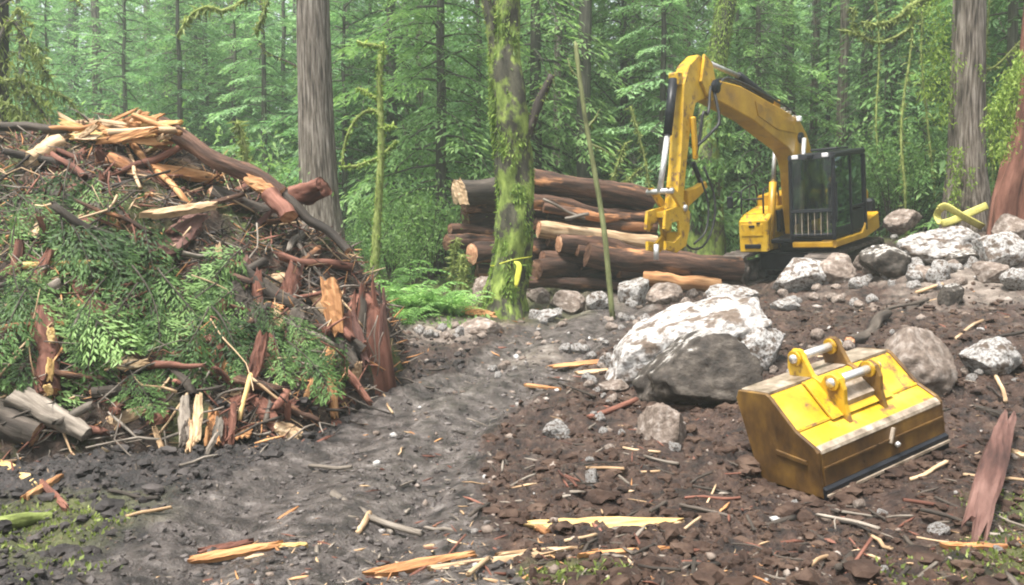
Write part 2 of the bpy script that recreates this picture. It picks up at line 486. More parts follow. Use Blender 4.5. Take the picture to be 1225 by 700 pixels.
OLIVE_BARK = mat('pole_bark', [(.3, (.07, .075, .03)), (.5, (.16, .175, .07)), (.7, (.27, .29, .13))], 9, (1, 1, .3), bump=.5, var=.2)
ROCK = mat('granite', [(.30, (.10, .085, .072)), (.42, (.34, .31, .285)), (.53, (.60, .575, .55)), (.70, (.76, .75, .73))], 9, rough=.85, bump=1.0, bscale=26, bdist=.05, var=.06,
           over=[(.3, (.09, .064, .048)), (.7, (.26, .20, .155))], over_scale=3.4, over_rng=(.49, .60))
ROCK_BROWN = mat('muddy_rock', [(.28, (.075, .055, .042)), (.5, (.20, .155, .125)), (.72, (.42, .37, .33))], 3.2, rough=.8, bump=.8, bscale=11, bdist=.03, var=.12)
ROCK_DARK = mat('top_lit_dark_rock', [(.3, (.022, .018, .015)), (.52, (.062, .050, .040)), (.75, (.16, .135, .11))], 4.4, rough=.6, bump=.8, bscale=12, bdist=.03, var=.1,
                top=((.55, .52, .48), .78, 1.1))  # bright tops and dark faces painted in, as light from above leaves them
PAINT = mat('yellow_paint', [(.32, (.30, .15, .010)), (.5, (.46, .25, .012)), (.7, (.56, .33, .025))], 2.2, src='obj', rough=.38, bump=.08, bscale=30, var=0, spec=.5,
            over=[(.3, (.22, .12, .03)), (.7, (.36, .22, .07))], over_scale=2.4, over_rng=(.6, .75), rough_var=.3)
PAINT_WORN = mat('worn_yellow_paint', [(.3, (.34, .185, .012)), (.5, (.52, .31, .016)), (.72, (.62, .42, .06))], 3, src='obj', rough=.32, bump=.12, bscale=25, var=0, spec=.5,
                 over=[(.3, (.10, .055, .025)), (.6, (.25, .135, .045))], over_scale=6.5, over_rng=(.55, .64), rough_var=.3)
PAINT_MUD_SHADE = mat('mud_shade_paint', [(.3, (.035, .020, .011)), (.47, (.105, .056, .018)), (.62, (.20, .11, .025)), (.8, (.34, .20, .05))], 3.2, src='obj', rough=.33, bump=.2, bscale=25, var=0, spec=.5, stretch=(1, 1, .6), rough_var=.3)  # mud browns, with the shade on side and front faces put into the colour
STEEL = mat('bare_steel', [(.3, (.45, .44, .43)), (.7, (.72, .71, .70))], 9, src='obj', rough=.3, bump=.1, var=0, metal=.55)
STEEL_DARK = mat('black_steel', [(.3, (.005, .006, .008)), (.7, (.020, .021, .025))], 6, src='obj', rough=.4, bump=.1, var=0, spec=.2)
WORN_EDGE = mat('scraped_steel', [(.3, (.10, .075, .05)), (.55, (.36, .29, .22)), (.75, (.6, .53, .45))], 7, src='obj', rough=.35, bump=.2, var=0, metal=.3)
MUD_STEEL = mat('mud_caked_steel', [(.3, (.03, .024, .02)), (.55, (.09, .072, .06)), (.75, (.19, .165, .14))], 5, src='obj', rough=.8, bump=.5, var=0)
RUBBER = mat('black_hose', [(.3, (.012, .012, .012)), (.7, (.04, .04, .04))], 9, src='obj', rough=.5, bump=.1, var=0)
SEATMAT = mat('seat_fabric', [(.3, (.05, .025, .02)), (.7, (.12, .06, .05))], 9, src='obj', rough=.85, bump=.2, var=0)
LAMP = mat('lamp_lens', [(.3, (.6, .6, .6)), (.7, (.85, .85, .85))], 9, src='obj', rough=.1, bump=0, var=0, spec=.8)
TAPE = mat('yellow_tape', [(.3, (.42, .42, .04)), (.7, (.62, .62, .10))], 6, rough=.4, bump=.15, var=0)
STRAP = mat('yellow_webbing', [(.3, (.40, .36, .07)), (.7, (.62, .58, .20))], 30, rough=.7, bump=.3, var=0)
def glassmat():
    m, nt = _nodes('cab_glass')
    t = nt.nodes.new('ShaderNodeBsdfTransparent'); t.inputs[0].default_value = (.78, .82, .82, 1)
    g = nt.nodes.new('ShaderNodeBsdfGlossy'); g.inputs['Roughness'].default_value = .03
    fr = nt.nodes.new('ShaderNodeFresnel'); fr.inputs[0].default_value = 1.5
    mx = nt.nodes.new('ShaderNodeMixShader')
    nt.links.new(math_node(nt, 'ADD', math_node(nt, 'MULTIPLY', fr.outputs[0], 1.0, True), .22, True), mx.inputs[0])
    g.inputs['Color'].default_value = (.72, .86, 1.0, 1)
    nt.links.new(t.outputs[0], mx.inputs[1]); nt.links.new(g.outputs[0], mx.inputs[2])
    o = nt.nodes.new('ShaderNodeOutputMaterial'); nt.links.new(mx.outputs[0], o.inputs[0])
    return m
GLASS = glassmat()
LEAF_HEM = leafmat('hemlock_needles', (.04, .085, .028), (.125, .23, .078), (.275, .41, .155))
LEAF_LUSH_HAZY = leafmat('lush_hazy_needles', (.06, .125, .058), (.155, .285, .125), (.32, .475, .24))  # lush green paled further to stand in for haze over far trees
LEAF_CEDAR = leafmat('cut_cedar_leaf', (.022, .048, .014), (.095, .175, .052), (.22, .34, .115), .25, .55)
LEAF_FERN = leafmat('fern_leaf', (.06, .13, .035), (.20, .36, .11), (.38, .54, .22))
LEAF_SHRUB = leafmat('shrub_leaf', (.04, .09, .026), (.115, .21, .065), (.25, .37, .13))
LEAF_MOSS = leafmat('hanging_moss', (.05, .07, .016), (.15, .19, .045), (.32, .37, .12), .3)
LEAF_VINE = leafmat('bright_vine_leaf', (.06, .11, .018), (.18, .27, .045), (.36, .45, .12), .35)
def groundmat(name, track):
    m, nt = _nodes(name)
    vec = coords(nt, 'world', (1, 1, 1), False)
    a = nt.nodes.new('ShaderNodeAttribute'); a.attribute_name = 'zone'
    sp = nt.nodes.new('ShaderNodeSeparateColor'); nt.links.new(a.outputs['Color'], sp.inputs[0])
    n1 = noise_node(nt, vec, 5.0, 8, .68); n2 = noise_node(nt, vec, 1.1, 5, .6); n3 = noise_node(nt, vec, 38, 4, .7)
    mud = ramp_node(nt, [(.34, (.006, .005, .0048)), (.48, (.024, .020, .018)), (.62, (.052, .043, .040)), (.76, (.11, .094, .088))], n1)
    brown = ramp_node(nt, [(.36, (.007, .0038, .0025)), (.47, (.036, .019, .0125)), (.60, (.080, .046, .031)), (.76, (.195, .132, .095))], n1)
    grey = ramp_node(nt, [(.35, (.011, .009, .008)), (.46, (.054, .044, .039)), (.58, (.12, .101, .091)), (.72, (.27, .24, .22))], n1)  # track mud, its grey lightened to stand in for wet sky sheen
    pale = ramp_node(nt, [(.3, (.12, .095, .075)), (.5, (.28, .23, .19)), (.7, (.48, .42, .36))], n1)
    green = ramp_node(nt, [(.3, (.025, .026, .012)), (.5, (.07, .075, .025)), (.7, (.14, .15, .05))], n1)
    fz = math_node(nt, 'ADD', a.outputs['Alpha'], math_node(nt, 'MULTIPLY', math_node(nt, 'SUBTRACT', n2, .5), .9), True)
    col = mixc(nt, fz, mud, brown)
    def soft(ch, k=1.6):
        v = math_node(nt, 'ADD', ch, math_node(nt, 'MULTIPLY', math_node(nt, 'SUBTRACT', n2, .5), k))
        f = nt.nodes.new('ShaderNodeMapRange'); f.inputs[1].default_value, f.inputs[2].default_value = .2, .8
        nt.links.new(v, f.inputs[0]); return f.outputs[0]
    ft = soft(sp.outputs[0]); col = mixc(nt, ft, col, grey)
    col = mixc(nt, soft(sp.outputs[2]), col, pale)
    col = mixc(nt, soft(sp.outputs[1], 1.0), col, green)
    # reddish bark crumbs and pale chips
    f = nt.nodes.new('ShaderNodeMapRange'); f.inputs[1].default_value, f.inputs[2].default_value = .60, .68
    nt.links.new(n3, f.inputs[0])
    chip = ramp_node(nt, [(.35, (.10, .042, .028)), (.5, (.22, .13, .08)), (.65, (.42, .33, .24))], noise_node(nt, vec, 9, 2, .5))
    col = mixc(nt, math_node(nt, 'MULTIPLY', f.outputs[0], math_node(nt, 'SUBTRACT', .75, math_node(nt, 'MULTIPLY', ft, .5))), col, chip)
    b = nt.nodes.new('ShaderNodeBsdfPrincipled'); nt.links.new(col, b.inputs['Base Color'])
    rg = math_node(nt, 'SUBTRACT', math_node(nt, 'ADD', math_node(nt, 'MULTIPLY', n2, .5), .22), math_node(nt, 'MULTIPLY', ft, .16), True)
    nt.links.new(rg, b.inputs['Roughness']); b.inputs['Specular IOR Level'].default_value = .5
    hgt = math_node(nt, 'ADD', n1, math_node(nt, 'MULTIPLY', n3, .35))
    bp = nt.nodes.new('ShaderNodeBump'); bp.inputs['Strength'].default_value = 1.0; bp.inputs['Distance'].default_value = .09
    nt.links.new(hgt, bp.inputs['Height']); nt.links.new(bp.outputs[0], b.inputs['Normal'])
    o = nt.nodes.new('ShaderNodeOutputMaterial'); nt.links.new(b.outputs[0], o.inputs[0])
    return m
GROUND = groundmat('soil', False)
MUD = mat('mud_clod', [(.3, (.010, .008, .0075)), (.5, (.030, .025, .023)), (.72, (.075, .063, .058))], 4, rough=.7, bump=.6, bscale=20, bdist=.02, var=0)
SOIL = mat('brown_clod', [(.3, (.010, .0055, .0038)), (.5, (.040, .022, .0145)), (.72, (.105, .067, .047))], 4, rough=.85, bump=.6, bscale=20, bdist=.02, var=0)
TRACK_CLOD = mat('grey_clod', [(.3, (.018, .015, .0135)), (.5, (.062, .052, .047)), (.7, (.14, .122, .112))], 4, rough=.6, bump=.5, bscale=20, bdist=.02, var=0)
DEBRIS = mat('slash_debris', [(.32, (.008, .0055, .004)), (.48, (.034, .023, .017)), (.62, (.095, .062, .045)), (.8, (.22, .15, .11))], 6, rough=.9, bump=.9, bscale=16, bdist=.06, var=0,
             over=[(.3, (.03, .035, .012)), (.6, (.10, .12, .04))], over_scale=1.1, over_rng=(.52, .62))

# ------------------------------------------------------------------ ground
def axis(fine0, fine1, step, lo, hi, grow=1.12):
    a = list(np.arange(fine0, fine1 + 1e-6, step)); s = step
    while a[-1] < hi: s *= grow; a.append(a[-1] + s)
    s = step
    while a[0] > lo: s *= grow; a.insert(0, a[0] - s)
    return np.array(a)
def build_ground():
    xs = axis(-5.4, 6.6, .031, -260, 260)
    ys = np.concatenate([axis(3.7, 8.6, .029, -60, 8.6, 1.25)[:-1], axis(8.6, 18, .06, 8.6, 420, 1.1)])
    X, Y = np.meshgrid(xs, ys); x, y = X.ravel(), Y.ravel()
    near = (np.abs(x) < 45) & (y < 70) & (y > -10)
    z = base_h(x, y)
    z[near] = ground_h(x[near], y[near])
    nx, ny = len(xs), len(ys)
    tm = np.zeros_like(x); tm[near] = track_mask(x[near], y[near])
    i = (np.arange(ny - 1)[:, None] * nx + np.arange(nx - 1)[None]).ravel()
    f = np.stack([i, i + 1, i + nx + 1, i + nx], 1)
    green = sstep(13.0, 15.5, y + 0.25 * np.minimum(x, 0) + 0.8 * np.clip(x - 3.4, 0, 30)* (x>0)) * sstep(2.5, -1.5, x - 0.05 * y)
    green = np.maximum(green, sstep(20.5, 22, y))
    for cx_, cy_, r in ((-3.1, 5.1, .75), (3.1, 4.6, .55), (.35, 4.35, .3), (3.6, 5.5, .4)):
        green = np.maximum(green, 1.1 * np.exp(-(((x - cx_) ** 2 + (y - cy_) ** 2) / r ** 2)))
    pale = np.zeros_like(x)
    for cx_, cy_, r, k in ((-.9, 13.3, 1.0, .9), (2.2, 9.6, .8, .8), (7.5, 13.3, 2.0, .6), (1.0, 16.3, 1.5, .7), (.4, 11.6, .6, .5)):
        pale = np.maximum(pale, k * np.exp(-(((x - cx_) ** 2 + (y - cy_) ** 2) / r ** 2)))
    browny = sstep(-.9, .9, x - np.interp(y, TRY, TRX) - .5)
    browny = np.maximum(browny, sstep(9, 11, y) * .7)
    zone = np.stack([tm, green, pale, browny], 1).astype(np.float32)
    ft = tm[f].mean(1) > .5
    for name, sel in (('ground', ~ft), ('mud_track', ft)):
        used, inv = np.unique(f[sel], return_inverse=True)
        mb = MB(); v = np.stack([x[used], y[used], z[used]], 1)
        mb.add(v, inv.reshape(-1, 4))
        me = mb.mesh(name, GROUND)
        a = me.attributes.new('zone', 'FLOAT_COLOR', 'POINT'); a.data.foreach_set('color', zone[used].ravel())
        kind(link(name, me), 'structure')
build_ground()

# ------------------------------------------------------------------ small loose matter: clods, stones, litter
ICO_V = None
def ico(sub):
    import bmesh
    bm = bmesh.new(); bmesh.ops.create_icosphere(bm, subdivisions=sub, radius=1)
    v = np.array([q.co[:] for q in bm.verts]); f = np.array([[w.index for w in q.verts] for q in bm.faces]); bm.free()
    return v, f
ICO1, ICO3, ICO4 = ico(1), ico(3), ico(5)
def scatter(mb, pts, sizes, squash=.6, seed=1, mi=None, sink=.2):
    v0, f0 = ICO1
    r = np.random.default_rng(seed); n = len(pts)
    d = 1 + r.uniform(-.38, .38, (n, len(v0)))
    v = v0[None] * d[..., None] * np.stack([r.uniform(.7, 1.3, n), r.uniform(.7, 1.3, n), r.uniform(.5, .9, n) * squash * 1.3], 1)[:, None]
    a = r.uniform(0, 2 * PI, n); c, s = np.cos(a)[:, None], np.sin(a)[:, None]
    w = np.stack([v[..., 0] * c - v[..., 1] * s, v[..., 0] * s + v[..., 1] * c, v[..., 2]], 2) * np.array(sizes)[:, None, None]
    w = w + np.asarray(pts)[:, None]; w[..., 2] += (np.array(sizes) * (.5 - sink))[:, None] * .6
    fa = (f0[None] + (np.arange(n) * len(v0))[:, None, None]).reshape(-1, 3)
    mi = np.zeros(n, int) if mi is None else mi
    for m in np.unique(mi):
        k = np.nonzero(mi == m)[0]
        fa = (f0[None] + (np.arange(len(k)) * len(v0))[:, None, None]).reshape(-1, 3)
        mb.add(w[k].reshape(-1, 3), fa, None, int(m))
def view_points(n, y0, y1, seed, keep=None, power=1.0):
    """Random ground points inside the strip the photograph looks over."""
    r = np.random.default_rng(seed)
    y = y0 + (y1 - y0) * r.uniform(0, 1, n * 3) ** power
    x = r.uniform(-.72, .72, n * 3) * (y + .6)
    ok = np.ones(len(x), bool) if keep is None else keep(x, y, r)
    x, y = x[ok][:n], y[ok][:n]
    return np.stack([x, y, H(x, y)], 1)
def clods():
    mb = MB()
    for seed, mi, kp, n, lo, hi in ((1, 0, lambda x, y, r: (x < np.interp(y, TRY, TRX) + .3) & (track_mask(x, y) < .3), 5200, .008, .045),
                                    (2, 1, lambda x, y, r: (x > np.interp(y, TRY, TRX)) & (track_mask(x, y) < .3), 6500, .008, .045),
                                    (3, 2, lambda x, y, r: track_mask(x, y) > .3, 4200, .006, .034)):
        p = view_points(n, 3.6, 13, seed, kp, 1.5)
        s = lo + (hi - lo) * np.random.default_rng(seed).uniform(0, 1, len(p)) ** 3.2
        scatter(mb, p, s, .75, seed, np.full(len(p), mi), .35)
    v2, f2 = ico(2); q = np.random.default_rng(19)
    p = view_points(1500, 3.6, 12, 17, lambda x, y, r: (track_mask(x, y) < .35) & (x > -4.4), 1.4)
    e = []
    for k in range(190):      # soil pushed up round the bucket's foot
        t = q.uniform()
        b_ = BO + (BU * q.uniform(0, 1.5) - BD * abs(q.normal(.10, .05)) if t < .55 else BD * q.uniform(0, .7) - BU * abs(q.normal(.06, .05)))
        e.append([b_[0], b_[1], gz(b_[0], b_[1])])
    for k in range(150):      # and round the big boulder's
        g_ = hit(q.uniform(742, 915), q.uniform(478, 492)); e.append(g_)
    p = np.vstack([p, np.array(e)])
    for c in p:
        sz = .018 + .06 * q.uniform() ** 2.6; w = v2 * (1 + .5 * vnoise(v2 * 1.6 + q.uniform(0, 90, 3), 3) + .22 * vnoise(v2 * 4 + q.uniform(0, 90, 3), 5))[:, None] * [q.uniform(.8, 1.4), q.uniform(.8, 1.3), .62]
        mb.add(w * sz + c + [0, 0, sz * .15], f2, w * sz + c, 0 if c[0] < np.interp(c[1], TRY, TRX) + .2 else 1)
    kind(mb.build('soil_crumbs', [MUD, SOIL, TRACK_CLOD], smooth=False), 'stuff')
    mb = MB()
    p = np.vstack([view_points(700, 3.8, 16, 8, lambda x, y, r: x > np.interp(y, TRY, TRX) - .6, 1.2),
                   view_points(350, 11, 17, 9, lambda x, y, r: np.abs(x - np.interp(y, TRY, TRX)) < 2.0, 1.0)])
    s = .008 + .04 * np.random.default_rng(8).uniform(0, 1, len(p)) ** 3 * np.where(p[:, 1] > 10, 1.6, 1)
    scatter(mb, p, s, .8, 8, (np.random.default_rng(4).uniform(0, 1, len(p)) < .78).astype(int), .1)
    kind(mb.build('gravel', [ROCK, ROCK_BROWN]), 'stuff')
clods()
def strips(mb, pts, dirs, ln, wd, mis, seed):
    """Many thin wood splinters: tapered four-sided slivers."""
    r = np.random.default_rng(seed); n = len(pts)
    d = norm(dirs); up = norm(np.cross(d, norm(r.normal(size=(n, 3))))); b = np.cross(d, up)
    st = np.array([-.5, -.15, .25, .5]); ws = np.array([.35, 1, .8, .15])
    bend = r.normal(0, .022, (n, 4, 1)) * ln[:, None, None] * up[:, None]
    c = pts[:, None] + d[:, None] * (st[None, :, None] * ln[:, None, None]) + bend
    v = []
    for sa, sb in ((1, 0), (0, 1), (-1, 0), (0, -1)):
        v.append(c + up[:, None] * (sa * ws[None, :, None] * wd[:, None, None] * .45) + b[:, None] * (sb * ws[None, :, None] * wd[:, None, None]))
    v = np.stack(v, 2)                       # n,4 rings,4 corners,3
    f = []
    for k in range(3):
        for j in range(4):
            f.append((k * 4 + j, k * 4 + (j + 1) % 4, k * 4 + 4 + (j + 1) % 4, k * 4 + 4 + j))
    f.append((3, 2, 1, 0)); f.append((12, 13, 14, 15))
    f = np.array(f)
    rest = np.stack([np.broadcast_to(np.tile([1, 0, -1, 0], 4).reshape(4, 4), (n, 4, 4)) * wd[:, None, None] + pts[:, :1, None],
                     np.broadcast_to(np.tile([0, 1, 0, -1], 4).reshape(4, 4), (n, 4, 4)) * wd[:, None, None] + pts[:, 1:2, None],
                     np.broadcast_to(st[None, :, None], (n, 4, 4)) * ln[:, None, None]], 3)
    for m in np.unique(mis):
        k = np.nonzero(mis == m)[0]
        fa = (f[None] + (np.arange(len(k)) * 16)[:, None, None]).reshape(-1, 4)
        mb.add(v[k].reshape(-1, 3), fa, rest[k].reshape(-1, 3), int(m))
LITTER = [WOOD_ORANGE, WOOD_TAN, WOOD_GREY, BARK_DARK, BARK_RED]
def litter():
    def run(n, y0, y1, seed, keep, lo, hi, probs, power=1.3, tilt=.25):
        p = view_points(n, y0, y1, seed, keep, power); r = np.random.default_rng(seed + 50); n = len(p)
        a = r.uniform(0, 2 * PI, n)
        d = np.stack([np.cos(a), np.sin(a) * .8, r.normal(0, tilt, n)], 1)
        ln = lo + (hi - lo) * r.uniform(0, 1, n) ** 2.2
        p[:, 2] += .0
        return p, d, ln, ln * r.uniform(.03, .10, n) + .002, r.choice(5, n, p=probs)
    mb = MB()
    right = lambda x, y, r: (x > np.interp(y, TRY, TRX) + .4 + r.normal(0, .3, len(x))) & (x < .45 * y + 3)
    strips(mb, *run(2000, 3.7, 14, 61, right, .02, .22, [.04, .08, .26, .38, .24]), 61)
    strips(mb, *run(1100, 3.7, 5.0, 62, lambda x, y, r: x > -1.6, .02, .18, [.10, .16, .24, .28, .22], 1.0), 62)
    toe = lambda x, y, r: (np.interp(x, BX, BY) - y > -.2) & (np.interp(x, BX, BY) - y < .9 * r.uniform(0, 1, len(x)) ** 1.5) & (x < -.9)
    strips(mb, *run(1200, 6, 10.5, 63, toe, .04, .3, [.14, .14, .26, .28, .18], 1.0, .5), 63)
    strips(mb, *run(330, 3.7, 13, 64, lambda x, y, r: track_mask(x, y) > .4, .02, .14, [.06, .12, .34, .38, .1]), 64)
    strips(mb, *run(500, 10, 16, 65, lambda x, y, r: (x < np.interp(y, TRY, TRX) - .4) & (x > -1.9), .04, .28, [.3, .3, .2, .1, .1], 1.0, .3), 65)
    kind(mb.build('wood_litter', LITTER), 'stuff')
litter()

# ------------------------------------------------------------------ labels for the many small things
LAND = [(1020, 560, 'the yellow bucket'), (900, 540, 'the open side of the yellow bucket'), (1185, 585, 'the red bark slab'), (725, 630, 'the long yellow split plank'), (835, 440, 'the big split boulder'),
        (1105, 430, 'the brown boulder behind the bucket'), (1195, 425, 'the white boulder at the slope edge'), (1140, 290, 'the white boulder under the yellow strap'),
        (970, 330, 'the white boulder by the excavator tracks'), (800, 345, 'the orange peeled log'), (735, 370, 'the leaning pole foot'), (605, 370, 'the flag-taped mossy tree'),
        (500, 385, 'the bright ferns'), (430, 390, 'the shredded red stump'), (330, 500, 'the toe of the slash pile'), (220, 520, 'the broken stump ends'), (60, 500, 'the grey root log'),
        (40, 610, 'the mossy stick'), (440, 615, 'the forked grey stick'), (300, 660, 'the rotten orange splinters'), (500, 685, 'the splintered bottom log'), (690, 470, 'the short orange stick'),
        (665, 512, 'the pale stone by the track'), (795, 505, 'the buried grey rock'), (600, 440, 'the gravelly bend of the track'), (1050, 390, 'the dark log on the slope'), (1170, 660, 'the orange stick in the moss'),
        (150, 150, 'the orange splinter crest'), (250, 190, 'the long dark log on the crest'), (220, 270, 'the broken pink slab'), (370, 228, 'the red log chunk'), (350, 370, 'the dark log on the pile slope'),
        (60, 420, 'the upright red log'), (120, 320, 'the yellow stick on the pile'), (50, 185, 'the pale log end'), (190, 210, 'the leaning orange pole'), (120, 430, 'the hanging cedar fronds'), (320, 420, 'the drooping green frond'),
        (400, 365, 'the orange slab by the stump'), (1225, 350, 'the edge of the boulder slope'), (560, 560, 'the wet wheel rut')]
def where(p, on='ground'):
    px, py = project(p)
    dx, dy, nm = min(((px - a, py - b, n) for a, b, n in LAND), key=lambda q: q[0] ** 2 + 2 * q[1] ** 2)
    if abs(dx) > 2.2 * abs(dy): return 'beside ' + nm
    if dy < 0: return ('above ' if on == 'pile' else 'behind ') + nm
    return ('below ' if on == 'pile' else 'in front of ') + nm
USED = {}
def auto_label(opts):
    """First unused wording of several, so every thing is told apart where its look or place allows."""
    for o in opts:
        if o not in USED: USED[o] = 1; return o
    return opts[-1]

# ------------------------------------------------------------------ sticks, logs, slabs, boulders
def stick(p0, p1, r, m, label, name='stick', cat='stick', group=None, bend=.03, seg=8, r1=None, rough=.25, flat=1.0, jag=.3, seed=None, sub=7, up=None):
    seed = rnd.randrange(9999) if seed is None else seed
    p0, p1 = np.array(p0, float), np.array(p1, float)
    L = np.linalg.norm(p1 - p0); q = np.random.default_rng(seed)
    pts = [p0 + (p1 - p0) * t + q.normal(0, bend * L, 3) * (0 if t in (0, 1) else 1) for t in np.linspace(0, 1, 4)]
    path = spline(pts, sub); c = path.mean(0)
    mb = MB(); tube(mb, path - c, np.linspace(r, r if r1 is None else r1, sub), seg, rough=rough, seed=seed % 50, flat=flat, jag=jag * r * 2, up=up)
    o = mb.build(name, m); o.location = c
    return tag(o, label, cat, group)
def log(p0, p1, r, m, label, name='log', cat='log', group=None, ends=END_GRAIN, r1=None, seg=24, sub=16, rough=.26, bend=.014, seed=None):
    """A log: bark tube with a cut face at each end."""
    seed = rnd.randrange(9999) if seed is None else seed
    p0, p1 = np.array(p0, float), np.array(p1, float)
    L = np.linalg.norm(p1 - p0); q = np.random.default_rng(seed); r1 = r if r1 is None else r1
    pts = [p0 + (p1 - p0) * t + q.normal(0, bend * L, 3) * (0 if t in (0, 1) else 1) for t in np.linspace(0, 1, 5)]
    path = spline(pts, sub); c = path.mean(0)
    mb = MB(); v = tube(mb, path - c, np.linspace(r, r1, sub), seg, rough=rough, ridge=.09, nr=9, seed=seed % 50, caps=False)
    o = mb.build(name, m); o.location = c; tag(o, label, cat, group)
    for ring, s in ((v[0], -1), (v[-1], 1)):
        ctr = ring.mean(0); ax = norm(p1 - p0) * s
        e = MB(); k = len(ring)
        vv = np.vstack([ring * .985 + ctr * .015 - ax * .012, ctr + (ring - ctr) * .55 + ax * q.uniform(-.01, .02, (k, 1)) * (1 + 4 * r), [ctr + ax * .01]])
        f = [(i, (i + 1) % k, k + (i + 1) % k, k + i) for i in range(k)] + [(k + i, k + (i + 1) % k, 2 * k) for i in range(k)]
        if s < 0: f = [t[::-1] for t in f]
        rest = np.zeros_like(vv); rest[:k, 0] = r * 1.0; rest[k:2 * k, 0] = r * .55
        rest = rest + seed * .37 + (vv - ctr) * .25
        e.add(vv, f, rest); e.build('cut_face', ends, o)
    return o
def slab(p0, p1, w, th, face, m, label, name='bark_slab', cat='bark', group=None, seed=None, curl=.25, m2=None):
    """A torn slab: two skins with a curled section and jagged ends. face: direction its broad side looks."""
    seed = rnd.randrange(9999) if seed is None else seed
    q = np.random.default_rng(seed); p0, p1 = np.array(p0, float), np.array(p1, float)
    c = (p0 + p1) / 2; L = np.linalg.norm(p1 - p0); ax = norm(p1 - p0)
    fc = np.array(face, float); fc = norm(fc - ax * fc.dot(ax)); sd_ = np.cross(ax, fc)
    ns, nw = 10, 6
    V = []
    for side in (1, -1):
        for i in range(ns + 1):
            t = i / ns
            wl = w * (.55 + .45 * math.sin(PI * min(max(t * 1.1, .08), .95)) ** .5) * (1 + q.normal(0, .05))
            off = q.normal(0, .025) * w
            for j in range(nw + 1):
                u = j / nw * 2 - 1
                e = (q.uniform(-.09, .09) * L if i in (0, ns) and side == 1 else 0)
                V.append(ax * ((t - .5) * L + e) + sd_ * (u * wl / 2 + off) + fc * (side * th / 2 - curl * w * u * u * .5 + q.normal(0, .10) * th))
    V = np.array(V); n1 = (ns + 1) * (nw + 1)
    for i in (0, ns):
        V[n1 + i * (nw + 1):n1 + (i + 1) * (nw + 1)] = V[i * (nw + 1):(i + 1) * (nw + 1)] - fc * th
    f = []
    for s in (0, 1):
        for i in range(ns):
            for j in range(nw):
                a = s * n1 + i * (nw + 1) + j
                t = (a, a + 1, a + nw + 2, a + nw + 1)
                f.append(t if s == 1 else t[::-1])
    bd = [j for j in range(nw)] + [i * (nw + 1) + nw for i in range(ns)] + [ns * (nw + 1) + j for j in range(nw, 0, -1)] + [i * (nw + 1) for i in range(ns, 0, -1)]
    for k in range(len(bd)):
        a, b = bd[k], bd[(k + 1) % len(bd)]
        f.append((a, b, b + n1, a + n1))
    rest = np.stack([V @ sd_, V @ fc, V @ ax], 1) + seed * .11
    mb = MB(); mb.add(V, f, rest)
    o = mb.build(name, m, smooth=False); o.location = c
    return tag(o, label, cat, group)
def rock_mesh(seed, sub=ICO4, cuts=9, rough=.30, name='boulder', m=None, shear=0.0):
    v0, f = sub; q = np.random.default_rng(seed)
    v = v0 * (1 + rough * fbm(v0 + seed * 5.1, 1.1, 4, seed, .5))[:, None]
    for k in range(cuts):
        n = norm(q.normal(size=3)); d = q.uniform(.55, .88)
        s = v @ n - d
        v = v - np.maximum(s, 0)[:, None] * n * .93
    v = v + norm(v) * (.085 * fbm(v + 3 * seed, 2.6, 6, seed + 9, .62) + .045 * fbm(v + seed, 8, 4, seed + 4, .6, ridge=True))[:, None]
    v[:, 2] += shear * v[:, 0]
    v = (v - (v.max(0) + v.min(0)) / 2) / ((v.max(0) - v.min(0)) / 2)
    mb = MB(); mb.add(v, f, v * 1.0 + seed)
    return mb.mesh(name, m or ROCK)
def boulder(px, bot, w, h, label, m=None, seed=None, D=None, depth=.85, rot=None, group=None, sink=.2, mesh=None, name='boulder', tilt=0.0):
    """px, bot: where its foot shows in the photograph; w, h: its seen size there."""
    seed = rnd.randrange(9999) if seed is None else seed
    g = hit(px, bot) if D is None else P(px, bot, D)
    d = g[1]; W, Hh = w / F * d, h / F * d
    me = mesh or rock_mesh(seed, m=m)
    o = link(name, me)
    tot = Hh * (1 + sink)
    o.scale = (W / 2, W / 2 * depth, tot / 2)
    o.location = (g[0], g[1] + W * depth * .35, g[2] + Hh - tot / 2)
    o.rotation_euler = (0, tilt, rnd.uniform(-.5, .5) if rot is None else rot)
    return tag(o, label, 'boulder' if w > 24 else 'stone', group)

